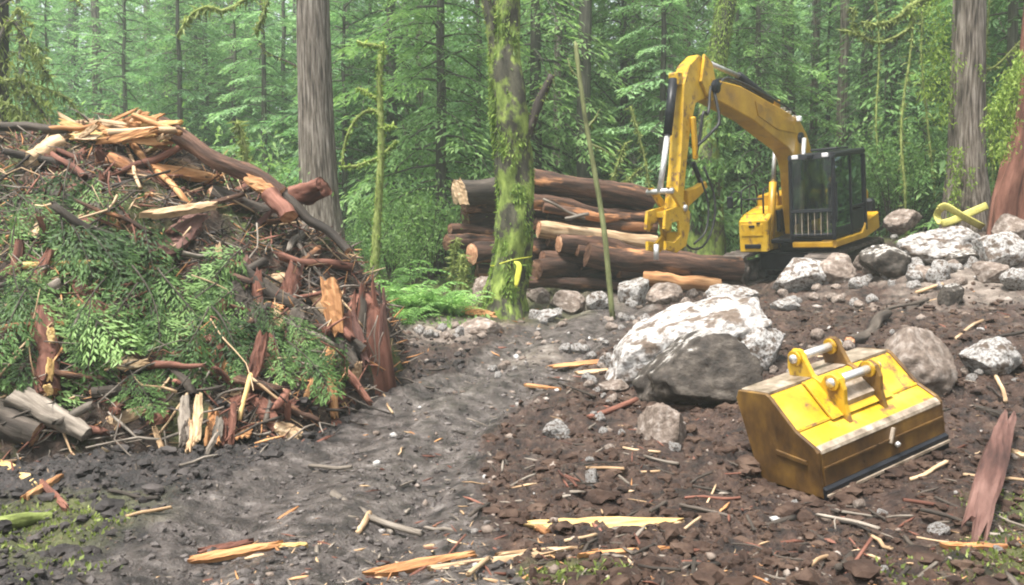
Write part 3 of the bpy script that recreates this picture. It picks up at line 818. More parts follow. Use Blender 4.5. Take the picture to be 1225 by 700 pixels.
# ------------------------------------------------------------------ foliage builders
def rot_to(d, up=(0, 0, 1)):
    """Rotation whose x axis is d and whose z axis leans to up."""
    x = norm(np.array(d, float)); u = np.array(up, float)
    y = np.cross(u, x)
    if np.linalg.norm(y) < 1e-3: y = np.cross([0, 1, 0.1], x)
    y = norm(y); z = np.cross(x, y)
    return np.stack([x, y, z], 1)
def leaf_quads(base, d, nrm, ln, wd):
    """Diamond leaves: base points, directions, normals, lengths, widths -> (n,4,3)."""
    s = norm(np.cross(nrm, d)); m = base + d * (ln * .45)[:, None]
    return np.stack([base, m + s * (wd / 2)[:, None], base + d * ln[:, None] - nrm * (ln * .12)[:, None], m - s * (wd / 2)[:, None]], 1)
def bough(L, seed, nsec=24, nleaf=5, spread=.42, droop=.35, leaf=.085, wide=.42, secdroop=.25):
    """A flat spray of foliage along +x. Returns stem path, leaves (n,4,3), tint (n,)."""
    q = np.random.default_rng(seed)
    s = np.linspace(0, 1, 9)
    stem = np.stack([s * L, .05 * L * np.sin(s * 3 + seed), -droop * L * s ** 2 + .06 * L * s], 1)
    B, Dn, N, LN, T = [], [], [], [], []
    for k in range(nsec):
        t = .12 + .88 * (k + q.uniform(-.3, .3)) / nsec; t = min(max(t, .05), 1)
        o = np.array([np.interp(t, s, stem[:, i]) for i in range(3)])
        sgn = 1 if k % 2 else -1
        l2 = L * spread * (1 - t) ** .7 * q.uniform(.7, 1.15) + .10 * L
        a = math.radians(q.uniform(42, 68))
        d2 = np.array([math.cos(a), sgn * math.sin(a), -.15 + q.normal(0, .15)])
        for j in range(nleaf):
            u = (j + q.uniform(.1, .9)) / nleaf
            p = o + d2 * l2 * u + np.array([0, 0, -secdroop * l2 * u * u])
            sg = 1 if j % 2 else -1
            a2 = a + sg * math.radians(q.uniform(5, 50))
            dd = np.array([math.cos(a2), sgn * math.sin(a2), -.25 - secdroop * u + q.normal(0, .2)])
            B.append(p); Dn.append(dd); N.append([q.normal(0, .35), q.normal(0, .35), 1]); LN.append(leaf * q.uniform(.6, 1.3))
            T.append(.25 + .35 * u * t + .25 * t + q.normal(0, .12))
    B, Dn, N, LN = np.array(B), norm(Dn), norm(N), np.array(LN)
    return stem, leaf_quads(B, Dn, N, LN, LN * wide), np.clip(np.array(T), 0, 1)
def add_leaves(mb, Q, T, mi=0):
    n = len(Q)
    mb.add(Q.reshape(-1, 3), np.arange(n * 4).reshape(n, 4), None, mi, np.repeat(T, 4))
def conifer(name, seed, h, r0, crown0, reach, nb, mats, droop=.35, leaf=.11, nsec=20, nleaf=4, wide=.33, topreach=.3, gap=0.0, dead=0):
    """Trunk mesh and crown mesh of a conifer, foot at the origin."""
    q = np.random.default_rng(seed)
    k = 16; zz = np.linspace(-.5, h, k)
    path = np.stack([np.cumsum(q.normal(0, .02, k)), np.cumsum(q.normal(0, .02, k)), zz], 1); path[:2, :2] = 0
    rad = r0 * (1 - zz / h * .85) * (1 + .5 * np.exp(-np.maximum(zz, 0) / .35)); rad = np.maximum(rad, .012)
    tb = MB(); tube(tb, path, rad, 12, ridge=.09, nr=9, rough=.12, seed=seed % 40)
    cb = MB(); var = [bough(1.0, seed * 10 + i, nsec, nleaf, droop=droop * (.7 + .3 * i), leaf=leaf / max(reach * .7, .6), wide=wide) for i in range(4)]
    for i in range(nb):
        z = crown0 + (h - crown0) * (i + q.uniform(0, 1)) / nb
        t = (z - crown0) / (h - crown0)
        if q.uniform() < gap: continue
        L = (reach * (1 - t) ** .75 + topreach * .6) * q.uniform(.55, 1.15)
        a = i * 2.39996 + q.normal(0, .4); pitch = -.25 + .75 * t + q.normal(0, .14)
        R = rot_to([math.cos(a) * math.cos(pitch), math.sin(a) * math.cos(pitch), math.sin(pitch)])
        o = np.array([np.interp(z, zz, path[:, j]) for j in range(3)])
        st, Q, T = var[q.integers(4)]
        sel = q.uniform(0, 1, len(Q)) < min(1, .35 + L / max(reach, .1))
        add_leaves(cb, (Q[sel] * L) @ R.T + o, T[sel])
        tube(tb, (st[::2] * L) @ R.T + o, np.linspace(.012 + .012 * L, .003, 5), 3, caps=False)
    for i in range(dead):
        z = q.uniform(.06, .5) * h; a = q.uniform(0, 2 * PI); L = q.uniform(.4, 1.6)
        d = np.array([math.cos(a), math.sin(a), q.uniform(-.5, .1)])
        o = np.array([np.interp(z, zz, path[:, j]) for j in range(3)])
        tube(tb, spline([o, o + d * L * .5 + [0, 0, .05], o + d * L - [0, 0, .2 * L]], 5), np.linspace(.018, .004, 5), 4, caps=False)
    return tb.mesh(name + '_trunk', mats[0]), cb.mesh(name + '_crown', mats[1], smooth=False)
def plant_tree(meshes, loc, rz, sc, label, group, name='hemlock_tree', cat='tree', parts=('trunk', 'crown')):
    t = empty(name, loc); t.rotation_euler = (0, 0, rz); t.scale = (sc, sc, sc); tag(t, label, cat, group)
    for nm, me in zip(parts, meshes): link(nm, me, t)
    return t
def moss_fuzz(mb, path, rad, n, seed, hang=.12, lf=.07, around=True):
    """Tufts of moss round a limb, longer beneath it."""
    q = np.random.default_rng(seed); path = np.asarray(path)
    u = q.uniform(0, len(path) - 1, n); i = np.minimum(u.astype(int), len(path) - 2); t = (u - i)[:, None]
    c = path[i] * (1 - t) + path[i + 1] * t
    r = np.interp(u, np.arange(len(path)), np.broadcast_to(rad, (len(path),)))
    d = norm(q.normal(size=(n, 3)) + [0, 0, -.35])
    b = c + d * r[:, None] * .8
    dd = norm(d + np.array([0, 0, -1.1]) * q.uniform(0, 1.3, (n, 1)) + q.normal(0, .3, (n, 3)))
    ln = lf * q.uniform(.5, 1.2, n) + hang * q.uniform(0, 1, n) ** 4
    add_leaves(mb, leaf_quads(b, dd, norm(np.cross(dd, q.normal(size=(n, 3)))), ln, .018 + .22 * np.minimum(ln, .1)), np.clip(.5 + .3 * d[:, 2] + q.normal(0, .18, n), 0, 1))

# ------------------------------------------------------------------ forest behind the clearing
HEM = [conifer('hemlock_a', 1, 16, .15, .9, 2.9, 125, (BARK_FOREST, LEAF_HEM), .42, .17, 28, 7, dead=10),
       conifer('hemlock_b', 2, 20, .20, 1.4, 3.5, 140, (BARK_FOREST, LEAF_HEM), .5, .19, 28, 7, dead=14, gap=.1),
       conifer('hemlock_c', 3, 13, .12, .7, 2.0, 110, (BARK_FOREST, LEAF_LUSH_HAZY), .3, .14, 26, 7, dead=6),
       conifer('cedar_d', 4, 20, .24, 1.2, 3.0, 130, (BARK, LEAF_LUSH_HAZY), .8, .19, 26, 7, gap=.08, dead=8),
       conifer('hemlock_e', 5, 8, .07, .4, 1.7, 90, (BARK_FOREST, LEAF_LUSH_HAZY), .4, .12, 24, 7)]
TALL = [conifer('bare_f', 6, 24, .26, 9.5, 2.8, 70, (BARK_FOREST, LEAF_HEM), .5, .2, 18, 4, dead=34),
        conifer('bare_g', 7, 23, .16, 8.0, 2.3, 60, (BARK, LEAF_HEM), .5, .2, 18, 4, dead=26)]
def tree_zone(px, D):
    far = 'far ' if D > 36 else ''
    for x, n in ((150, 'beyond the splinter crest of the slash pile'), (330, 'between the slash pile crest and the tall grey trunk'), (450, 'just past the tall grey trunk'), (570, 'between the mossy sapling and the taped mossy tree'),
                 (690, 'beyond the log deck near the taped mossy tree'), (800, 'beyond the log deck and the leaning pole'), (900, 'beyond the excavator boom'), (1060, 'beyond the excavator cab'), (1150, 'between the cab and the strapped trunk'), (9999, 'beyond the strapped trunk')):
        if px < x: return far, n
KINDS = {0: 'layered drooping hemlock', 1: 'tall open hemlock', 2: 'young bushy hemlock', 3: 'hanging cedar tree', 4: 'small leafy hemlock', 5: 'bare dark trunk', 6: 'slim bare grey trunk'}
ALLT = HEM + TALL
def forest():
    spots, q = [], np.random.default_rng(5)
    fixed = [(527, 21.0, 0, .95, 0.6), (470, 26, 1, 1, 2), (120, 34, 3, 1, 1), (250, 31, 0, 1, 3), (30, 27, 2, 1.1, 3), (205, 40, 5, 1.0, 1), (320, 27, 2, 1.0, 2), (420, 29, 0, 1, 5), (1000, 25, 6, 1.0, 1),
             (968, 27, 6, .9, 2), (1035, 29, 5, .9, 1), (905, 24.5, 0, .8, 3), (700, 23.5, 5, .9, 1), (640, 25, 1, 1, 4), (745, 26, 0, 1, 2), (792, 23.5, 2, 1, 2), (1095, 23, 4, 1.0, 0), (1205, 21, 0, 1, 2), (1060, 25, 1, 1, 3),
             (570, 24, 2, 1, 3.3), (855, 27, 1, 1.0, 5.2), (1140, 26, 3, 1, 1), (940, 30, 5, 1, 3), (760, 32, 5, 1.1, 3), (665, 31, 6, 1.1, 3), (1225, 26, 3, 1, 1), (285, 36, 6, 1.2, 0), (90, 44, 5, 1.2, 0), (500, 30, 6, 1.0, 1), (820, 29, 6, 1, 0),
             (60, 30, 4, 1.4, 1), (150, 28, 4, 1.5, 2), (215, 27, 2, 1.0, 4), (285, 29, 4, 1.5, 0), (345, 31, 2, 1.1, 1), (100, 37, 2, 1.3, 1), (180, 42, 3, 1.1, 2), (0, 34, 3, 1.0, 5), (240, 45, 3, 1.1, 1), (300, 40, 2, 1.4, 3), (410, 24, 4, 1.3, 2), (445, 33, 2, 1.2, 0), (1120, 24.5, 4, 1.3, 1), (985, 26, 4, 1.2, 2), (880, 26, 4, 1.4, 3)]
    for px, D, k, sc, rz in fixed: spots.append(((px - CX) / F * D, D, k, sc, rz))
    tries = 0
    while len(spots) < 104 and tries < 9000:
        tries += 1
        y = 22 + 38 * q.uniform() ** 1.0; x = q.uniform(-.72, .76) * (y + 3)
        px = CX + x / y * F
        if px < 520 and y < 27: continue
        if px < 330 and y < 30: continue
        if 780 < px < 1120 and y < 23.5: continue
        if any((x - a) ** 2 + (y - b) ** 2 < (2.0 if y < 34 else 2.6) ** 2 for a, b, *_ in spots): continue
        k = int(q.choice(7, p=[.24, .18, .20, .15, .13, .05, .05]))
        spots.append((x, y, k, q.uniform(.8, 1.2), q.uniform(0, 6.28)))
    for x, y, k, sc, rz in spots:
        far, z = tree_zone(CX + x / y * F, y)
        plant_tree(ALLT[k], (x, y, gz(x, y) - .1), rz, sc, auto_label([f'{far}{KINDS[k]} {z}', f'{far}{KINDS[k]} farther in {z}', f'{far}{"big" if sc > 1 else "slight"} {KINDS[k]} {z}', f'{far}{KINDS[k]} deep in the wood {z}']), 'forest trees behind the clearing',
                   name='cedar_tree' if k == 3 else ('bare_tree' if k > 4 else 'hemlock_tree'))
forest()
def far_wood():
    cb, tb = MB(), MB(); q = np.random.default_rng(77)
    var = [bough(1.0, 900 + i, 9, 3, droop=.4, leaf=.36, wide=.5) for i in range(3)]
    for i in range(230):
        y = q.uniform(50, 96); x = q.uniform(-.75, .75) * (y + 8); g = float(base_h(np.array([x]), np.array([y]))[0])
        h = q.uniform(17, 24)
        tube(cb, [[x, y, g - .5], [x, y, g + h]], [.25, .04], 6, mi=1)
        for j in range(46):
            z = 1 + (h - 1) * (j + q.uniform()) / 46; L = (3.6 * (1 - z / h) ** .7 + .4) * q.uniform(.6, 1.2); a = j * 2.4 + q.normal(0, .4); pt = -.2 + .6 * z / h
            R = rot_to([math.cos(a) * math.cos(pt), math.sin(a) * math.cos(pt), math.sin(pt)])
            st, Q, T = var[j % 3]
            add_leaves(cb, (Q * L) @ R.T + [x, y, g + z], T)
    kind(cb.build('far_forest', [LEAF_LUSH_HAZY, BARK_DARK], smooth=False), 'stuff')
    # the same wood closes the clearing on the other sides
    cb = MB()
    for i in range(110):
        a = q.uniform(-.35, 1.35) * PI; rr_ = q.uniform(22, 40); x, y = 1 + rr_ * math.cos(a) * 1.15, 4 - rr_ * math.sin(a)
        if y > 4 and abs(x) < 22: continue
        g = float(base_h(np.array([x]), np.array([y]))[0]); h = q.uniform(10, 15)
        tube(cb, [[x, y, g - .5], [x, y, g + h]], [.22, .04], 6, mi=1)
        for j in range(40):
            z = 1 + (h - 1) * (j + q.uniform()) / 40; L = (3.2 * (1 - z / h) ** .7 + .4) * q.uniform(.6, 1.2); a2 = j * 2.4 + q.normal(0, .4); pt = -.2 + .6 * z / h
            R = rot_to([math.cos(a2) * math.cos(pt), math.sin(a2) * math.cos(pt), math.sin(pt)]); st, Q, T = var[j % 3]
            add_leaves(cb, (Q * L) @ R.T + [x, y, g + z], T)
    kind(cb.build('surrounding_forest', [LEAF_HEM, BARK_DARK], smooth=False), 'stuff')
far_wood()

# ---- ferns, shrubs, ground cover
def fern_mesh(seed, nf=15, L=.95, m=LEAF_FERN):
    q = np.random.default_rng(seed); mb = MB()
    for k in range(nf):
        a = k * 2.4 + q.normal(0, .3); l = L * q.uniform(.7, 1.15); s = np.linspace(0, 1, 15)
        px_ = s * l * .85; pz = l * (1.35 * s - 1.0 * s ** 2.0) * q.uniform(.6, 1.25)
        c, sn = math.cos(a), math.sin(a)
        B, Dn, N, LN, T = [], [], [], [], []
        for i in range(1, 15):
            for sg in (-1, 1):
                w = .15 * l * math.sin(PI * min(1, s[i] * .9 + .12)) ** .7 + .012
                d = np.array([.35, sg, -.15]); B.append([px_[i], 0, pz[i]]); Dn.append(d); N.append([-.3 + q.normal(0, .4), q.normal(0, .4), 1]); LN.append(w); T.append(.15 + .5 * s[i] + q.normal(0, .16))
        B, Dn, N, LN = np.array(B), norm(Dn), norm(N), np.array(LN)
        R = np.array([[c, -sn, 0], [sn, c, 0], [0, 0, 1]])
        add_leaves(mb, leaf_quads(B, Dn, N, LN, np.full(len(LN), l * .036)) @ R.T, np.clip(T, 0, 1))
        tube(mb, np.stack([px_, 0 * s, pz], 1) @ R.T, np.linspace(.006, .002, 15), 3, caps=False, tint=.4)
    return mb.mesh('fern', m, smooth=False)
FERNS = [fern_mesh(i + 1) for i in range(3)]
def shrub_mesh(seed, hgt=1.3, n=900, lf=.09, m=LEAF_SHRUB, spread=.55):
    q = np.random.default_rng(seed); st, fo = MB(), MB()
    for k in range(11):
        a = q.uniform(0, 6.28); tip = np.array([math.cos(a) * spread * q.uniform(.3, 1) * hgt, math.sin(a) * spread * q.uniform(.3, 1) * hgt, hgt * q.uniform(.55, 1.05)])
        path = spline([[0, 0, -.05], tip * [.35, .35, .55], tip], 8); tube(st, path, np.linspace(.014, .004, 8), 4, caps=False)
        m_ = n // 8; u = q.uniform(.3, 1, m_) ** .7
        b = np.stack([np.interp(u, np.linspace(0, 1, 8), path[:, i]) for i in range(3)], 1) + q.normal(0, .10 * hgt, (m_, 3))
        d = norm(q.normal(size=(m_, 3)) + norm(b) * .7 - [0, 0, .3]); ln = lf * q.uniform(.5, 1.3, m_)
        add_leaves(fo, leaf_quads(b, d, norm(q.normal(size=(m_, 3)) * .6 + [0, 0, 1]), ln, ln * .34), np.clip(.2 + .45 * u + q.normal(0, .15, m_), 0, 1))
    return st.mesh('shrub_stems', BARK_DARK), fo.mesh('shrub_leaves', m, smooth=False)
SHRUBS = [shrub_mesh(1), shrub_mesh(2, 1.8, 1200, .10, LEAF_SHRUB, .45), shrub_mesh(3, 1.1, 800, .08, LEAF_LUSH_HAZY)]
def understory():
    q = np.random.default_rng(9)
    for i, (px, py, s) in enumerate([(478, 384, 1.0), (500, 378, 1.15), (525, 378, 1.1), (488, 392, .8), (545, 372, .85), (515, 388, .8), (465, 372, .95), (540, 384, .6), (530, 362, .8), (480, 362, .9)]):
        p = P(px, py + 4, 14.4 if py < 390 else 13.4); f = link('fern', FERNS[i % 3]); f.location = (p[0], p[1], gz(p[0], p[1]) - .02); f.scale = (s,) * 3; f.rotation_euler = (0, 0, q.uniform(0, 6))
        tag(f, auto_label([f'bright green fern {w}' for w in (['between the red stump and the taped tree', 'in the middle of the bright fern patch', 'at the taped tree side of the fern patch', 'at the low edge of the fern patch by the soil', 'next to the pale splinter by the taped tree',
             'low in the fern patch near the soil edge', 'next to the shredded red stump', 'small at the fern patch corner by the pale chips', 'high in the fern patch below the fallen twigs', 'behind the stump side of the fern patch'][i],)]), 'fern', 'bright ferns by the taped tree')
    for i, (px, D, s_, k) in enumerate([(1066, 21.4, 1.5, 1), (1090, 21, 1.3, 0), (1108, 21.6, 1.6, 1), (1128, 20.4, 1.2, 2), (1052, 22.5, 1.6, 1), (1195, 18.6, 1.0, 0), (1210, 17.6, .9, 2), (1180, 20, 1.3, 1), (468, 18.2, 1.1, 1), (495, 17.6, .9, 0), (515, 18.5, 1.2, 1), (300, 16.5, 1.6, 1), (265, 17.5, 1.7, 2), (230, 18.5, 1.9, 1), (180, 18, 2.0, 2), (130, 17.5, 2.0, 1), (70, 17, 1.9, 0), (25, 16.5, 1.8, 1), (420, 18.5, 1.2, 2), (435, 17, .8, 0)]):
        x = (px - CX) / F * D
        plant_tree(SHRUBS[k], (x, D, gz(x, D)), i * 1.3, s_, f'{["leafy round", "tall leafy", "dense dark"][k]} shrub ' + ['behind the excavator cab', 'between the cab and the strapped trunk', 'next to the mossy stems past the cab', 'against the strapped trunk', 'rising over the cab roof corner', 'between strapped trunk and red cedar', 'at the foot of the red cedar', 'behind the strapped trunk',
                   'behind the lime sapling', 'above the bright fern patch', 'before the layered hemlock', 'behind the long dark crest log', 'behind the crest beside the lime stub', 'behind the pile crest slope', 'behind the splinter crest top', 'behind the splinter crest middle', 'behind the flat dark log', 'behind the pile end by the grey trunk', 'between grey cedar and lime sapling', 'at the root of the lime sapling'][i], 'shrubs on the forest floor', 'shrub', 'shrub', ('stem', 'foliage'))
    n = 0
    for t in range(4000):
        if n >= 95: break
        y = 15.5 + 16 * q.uniform() ** 1.2; x = q.uniform(-.7, .72) * y; px = CX + x / y * F
        if 500 < px < 930 and y < 21.5: continue
        if px > 850 and y < (22.0 if px < 1080 else 18.0): continue
        if 560 < px < 850 and y < 21: continue
        n += 1; k = int(q.integers(3)); far, z = tree_zone(px, 20)
        if q.uniform() < .3:
            f = link('fern', FERNS[k]); f.location = (x, y, gz(x, y)); s = q.uniform(.9, 1.6); f.scale = (s,) * 3; f.rotation_euler = (0, 0, q.uniform(0, 6))
            tag(f, auto_label([f'green forest fern {z}', f'{"large" if s > 1.25 else "small"} green forest fern {z}', f'spreading forest fern {z}']), 'fern', 'ferns on the forest floor')
        else:
            plant_tree(SHRUBS[k], (x, y, gz(x, y)), q.uniform(0, 6), q.uniform(.7, 1.5), auto_label([f'{["leafy round", "tall leafy", "dense dark"][k]} shrub {z}', f'{["low rounded", "slender upright", "bushy dark"][k]} shrub {z}', f'leafy shrub deeper in the trees {z}']), 'shrubs on the forest floor', 'shrub', 'shrub', ('stem', 'foliage'))
    mb = MB(); y = 13 + 27 * q.uniform(0, 1, 60000) ** 1.3; x = q.uniform(-.72, .72, 60000) * (y + 1)
    px = CX + x / y * F
    ok = ((px < 590) & (y > 13.2 + .3 * np.maximum(0, -x - 1)) & (x < 0.9 - .1 * (y - 14)) | (y > 21.5)) & ~((x < -1.3) & (y < 13.6))
    x, y = x[ok][:26000], y[ok][:26000]; n = len(x)
    z = H(x, y) + .30 * q.uniform(0, 1, n) ** 2 * np.clip((y - 12) / 6, .3, 1)
    d = norm(q.normal(size=(n, 3)) + [0, 0, .2]); ln = q.uniform(.05, .13, n)
    add_leaves(mb, leaf_quads(np.stack([x, y, z], 1), d, norm(q.normal(size=(n, 3)) * .5 + [0, 0, 1]), ln, ln * .5), np.clip(q.normal(.55, .25, n), 0, 1))
    kind(mb.build('undergrowth', LEAF_SHRUB, smooth=False), 'stuff')
    # moss and small weeds on the clearing's soil
    mb = MB()
    for cx_, cy_, r, n in ((-3.15, 5.1, .5, 1300), (3.2, 4.65, .45, 1500), (.35, 4.3, .2, 350), (3.5, 5.6, .3, 350), (2.3, 4.4, .3, 250), (-2.55, 4.3, .3, 200)):
        a = q.uniform(0, 6.28, n); rr = r * np.sqrt(q.uniform(0, 1, n)); x = cx_ + rr * np.cos(a) * 1.6; y = cy_ + rr * np.sin(a)
        b = np.stack([x, y, H(x, y) - .005], 1); d = norm(q.normal(size=(n, 3)) * .6 + [0, 0, .8]); ln = q.uniform(.015, .05, n)
        add_leaves(mb, leaf_quads(b, d, norm(q.normal(size=(n, 3))), ln, ln * .5), np.clip(q.normal(.5, .25, n), 0, 1))
    kind(mb.build('moss', LEAF_MOSS, smooth=False), 'stuff')
understory()

# ------------------------------------------------------------------ single trees at the edge of the clearing
def path_px(pts, D, n=12, dD=None):
    """Photograph points at one distance -> smooth world path."""
    dd = [0] * len(pts) if dD is None else dD
    return spline([P(x, y, D + e) for (x, y), e in zip(pts, dd)], n)
def big_trunk(name, pts, radii_px, D, top, m, label, ridge=.10, nr=15, seg=40, n=26, crown=None, rough=.05):
    """Trunk whose visible run follows the photograph and then goes on up to its top."""
    p = [P(x, y, D) for x, y in pts]
    g = gz(p[0][0], p[0][1])
    if p[0][2] > g - .2: p.insert(0, np.array([p[0][0], p[0][1], g - .4])); radii_px = [radii_px[0] * 1.12] + list(radii_px)
    dirn = norm(p[-1] - p[-2]); e0 = p[-1]; r = [q / F * D for q in radii_px]; rl = r[-1]
    for fr in (.09, .22, .4, .6, .8, 1.0): p.append(e0 + (dirn * .5 + np.array([0, 0, .5])) * top * fr); r.append(rl * (1 - .65 * fr))
    root = empty(name, (p[0][0], p[0][1], g))
    off = np.array(root.location)
    n = max(n, 40); path = spline(p, n) - off
    rr = np.interp(np.linspace(0, len(p) - 1, n), np.arange(len(p)), r)
    mb = MB(); tube(mb, path, rr, seg, ridge=ridge, nr=nr, rough=rough, seed=len(name))
    mb.build('trunk', m, root); tag(root, label, 'tree')
    return root, path, rr, off
def crown_high(root, path, z0, seed, nb=46, reach=2.8, m=LEAF_HEM):
    q = np.random.default_rng(seed); cb = MB(); var = [bough(1, seed + i, 22, 4, droop=.5, leaf=.08) for i in range(3)]
    zt = path[-1, 2]
    for i in range(nb):
        z = z0 + (zt - z0) * (i + q.uniform()) / nb; L = reach * (1 - .8 * (z - z0) / (zt - z0)) * q.uniform(.6, 1.1); a = i * 2.4; pt = -.2 + q.normal(0, .15)
        o = np.array([np.interp(z, path[:, 2], path[:, j]) for j in range(3)])
        R = rot_to([math.cos(a) * math.cos(pt), math.sin(a) * math.cos(pt), math.sin(pt)])
        st, Q, T = var[i % 3]; add_leaves(cb, (Q * L) @ R.T + o, T)
        tube(cb, (st[::2] * L) @ R.T + o, np.linspace(.04, .006, 5), 4, caps=False, tint=.1, mi=1)
    cb.build('crown', [m, BARK_DARK], root, smooth=False)
def limb(root, off, pts, D, r0, r1, m, fuzz=0, name='limb', dD=None, lm=LEAF_MOSS, hang=.12, n=14, seed=3, lf=.06):
    path = path_px(pts, D, n, dD) - off
    mb = MB(); rad = np.linspace(r0, r1, n); tube(mb, path, rad, 8, rough=.3, seed=seed); l = mb.build(name, m, root)
    if fuzz:
        fb = MB(); moss_fuzz(fb, path, rad, fuzz, seed, hang, lf); fb.build('moss_clumps', lm, l, smooth=False)
    return l

# tall grey cedar behind the slash pile
A_, pa, ra, oa = big_trunk('cedar_tree', [(384, 300), (381, 220), (377, 110), (374, 0)], [28, 21, 18.5, 18], 17.0, 17, BARK, 'tall straight grey cedar trunk rising behind the slash pile')
crown_high(A_, pa, 10, 31)
limb(A_, oa, [(360, 82), (340, 72), (322, 64), (308, 52)], 17.0, .02, .008, BARK_DARK, 60, 'dead_limb')
limb(A_, oa, [(372, -30), (340, -16), (300, -4), (270, 13), (250, 8), (234, 14), (222, 26), (212, 44)], 16.6, .05, .02, MOSS_LIMB, 520, 'mossy_limb', hang=.2, dD=[.4, .2, 0, 0, 0, 0, 0, 0])
limb(A_, oa, [(322, -10), (318, 8), (312, 24), (306, 40)], 16.5, .03, .012, MOSS_LIMB, 240, 'mossy_limb', hang=.15)
# grey trunk with yellow strap, upper bank
B_, pb, rb, ob = big_trunk('strapped_tree', [(1156, 262), (1156, 210), (1157, 120), (1160, 0)], [26, 20.5, 17.5, 16], 17.0, 15, BARK, 'straight grey trunk on the boulder bank with yellow strap at its foot')
crown_high(B_, pb, 9, 41)
limb(B_, ob, [(1155, -25), (1120, -6), (1090, 6), (1070, 24), (1044, 29), (1030, 26)], 16.8, .06, .02, MOSS_LIMB, 520, 'mossy_limb', hang=.16)
limb(B_, ob, [(1085, 8), (1092, 28), (1076, 42), (1052, 51), (1032, 44), (1020, 32), (1022, 14), (1016, 10)], 16.8, .035, .022, MOSS_LIMB, 520, 'mossy_limb', hang=.1)
limb(B_, ob, [(1036, 46), (1018, 38), (1004, 36)], 16.8, .02, .01, MOSS_LIMB, 140, 'mossy_limb', hang=.1)
limb(B_, ob, [(1165, 85), (1190, 80), (1215, 55), (1228, 45)], 17.0, .03, .012, MOSS_LIMB, 160, 'mossy_limb', hang=.15)
def vine(root, off, spec, D, seed, m=LEAF_VINE, name='hanging_moss', lf=.06):
    q = np.random.default_rng(seed); mb = MB()
    for x0, y0, x1, y1, w, n in spec:
        t = q.uniform(0, 1, n); px = x0 + (x1 - x0) * t + q.normal(0, w, n); py = y0 + (y1 - y0) * t + q.normal(0, w * .5, n)
        b = np.array([P(a, c, D + e) for a, c, e in zip(px, py, q.normal(0, .12, n))]) - off
        d = norm(q.normal(size=(n, 3)) * .6 + [0, 0, -1]); ln = lf * q.uniform(.5, 1.8, n)
        add_leaves(mb, leaf_quads(b, d, norm(q.normal(size=(n, 3)) + [0, -.7, .3]), ln, ln * .35), np.clip(q.normal(.5, .22, n), 0, 1))
    mb.build(name, m, root, smooth=False)
vine(B_, ob, [(1125, 20, 1108, 120, 9, 900), (1140, 60, 1128, 150, 7, 600), (1145, 175, 1141, 262, 5, 700), (1128, 0, 1090, 20, 8, 200), (1163, 200, 1160, 225, 2.5, 90), (1172, 75, 1176, 95, 2, 40)], 16.6, 5)
# mossy, blotched tree with flagging tape
C_, pc, rc, oc = big_trunk('mossy_tree', [(604, 384), (606, 355), (611, 320), (617, 262), (615, 200), (608, 140), (604, 70), (606, 0)], [34, 26, 22, 20.5, 20.5, 20, 17, 15], 15.0, 9, MOSS_BARK,
                           'thick blotchy mossy tree with yellow flagging tape before the log deck', ridge=.07, nr=5, rough=.5, n=64)
limb(C_, oc, [(600, 130), (596, 90), (590, 45), (581, -5), (570, -60)], 14.9, .13, .09, MOSS_BARK, 700, 'side_stem', hang=.08, seed=8)
limb(C_, oc, [(624, 172), (636, 145), (648, 115), (660, 90)], 14.9, .10, .065, BARK_DARK, 160, 'broken_limb', seed=4)
limb(C_, oc, [(608, 0), (622, -40), (650, -120)], 15, .12, .05, MOSS_BARK, 100, 'limb', seed=6)
def trunk_moss(root, path, rad, z0, z1, n, seed, patches=(), lm=LEAF_VINE, lf=.06, name='moss_clumps'):
    """Cushions of moss on a trunk: tufts grouped in patches (angle, height, half-height, half-angle)."""
    q = np.random.default_rng(seed); mb = MB()
    for ang, zc, hz, ha, n_ in patches:
        z = q.normal(zc, hz, n_); a = math.radians(ang) + q.normal(0, math.radians(ha), n_)
        c = np.stack([np.interp(z, path[:, 2], path[:, j]) for j in range(3)], 1); r = np.interp(z, path[:, 2], rad)
        d = np.stack([np.cos(a), np.sin(a), np.zeros(n_)], 1); b = c + d * (r * q.uniform(.9, 1.06, n_))[:, None]
        dd = norm(d * .5 + q.normal(0, .35, (n_, 3)) + [0, 0, -.9]); ln = lf * q.uniform(.5, 1.5, n_)
        add_leaves(mb, leaf_quads(b, dd, norm(d + q.normal(0, .4, (n_, 3))), ln, ln * .26), np.clip(q.normal(.5, .22, n_), 0, 1))
    mb.build(name, lm, root, smooth=False)
trunk_moss(C_, pc, rc, 0, 6, 0, 3, lf=.085, patches= [(190, 4.9, .35, 16, 500), (195, 4.1, .4, 14, 450), (185, 3.3, .35, 14, 400), (190, 2.4, .4, 12, 350), (185, 1.6, .4, 14, 350), (215, .9, .25, 30, 500), (250, 5.2, .2, 20, 250), (250, 3.2, .2, 20, 300), (300, 2.1, .2, 25, 200), (250, .55, .15, 25, 250), (215, 3.7, .14, 16, 150)] + [(205 + 37 * (k * 7 % 5), .3 + .33 * k, .11, 12, 150) for k in range(16)])
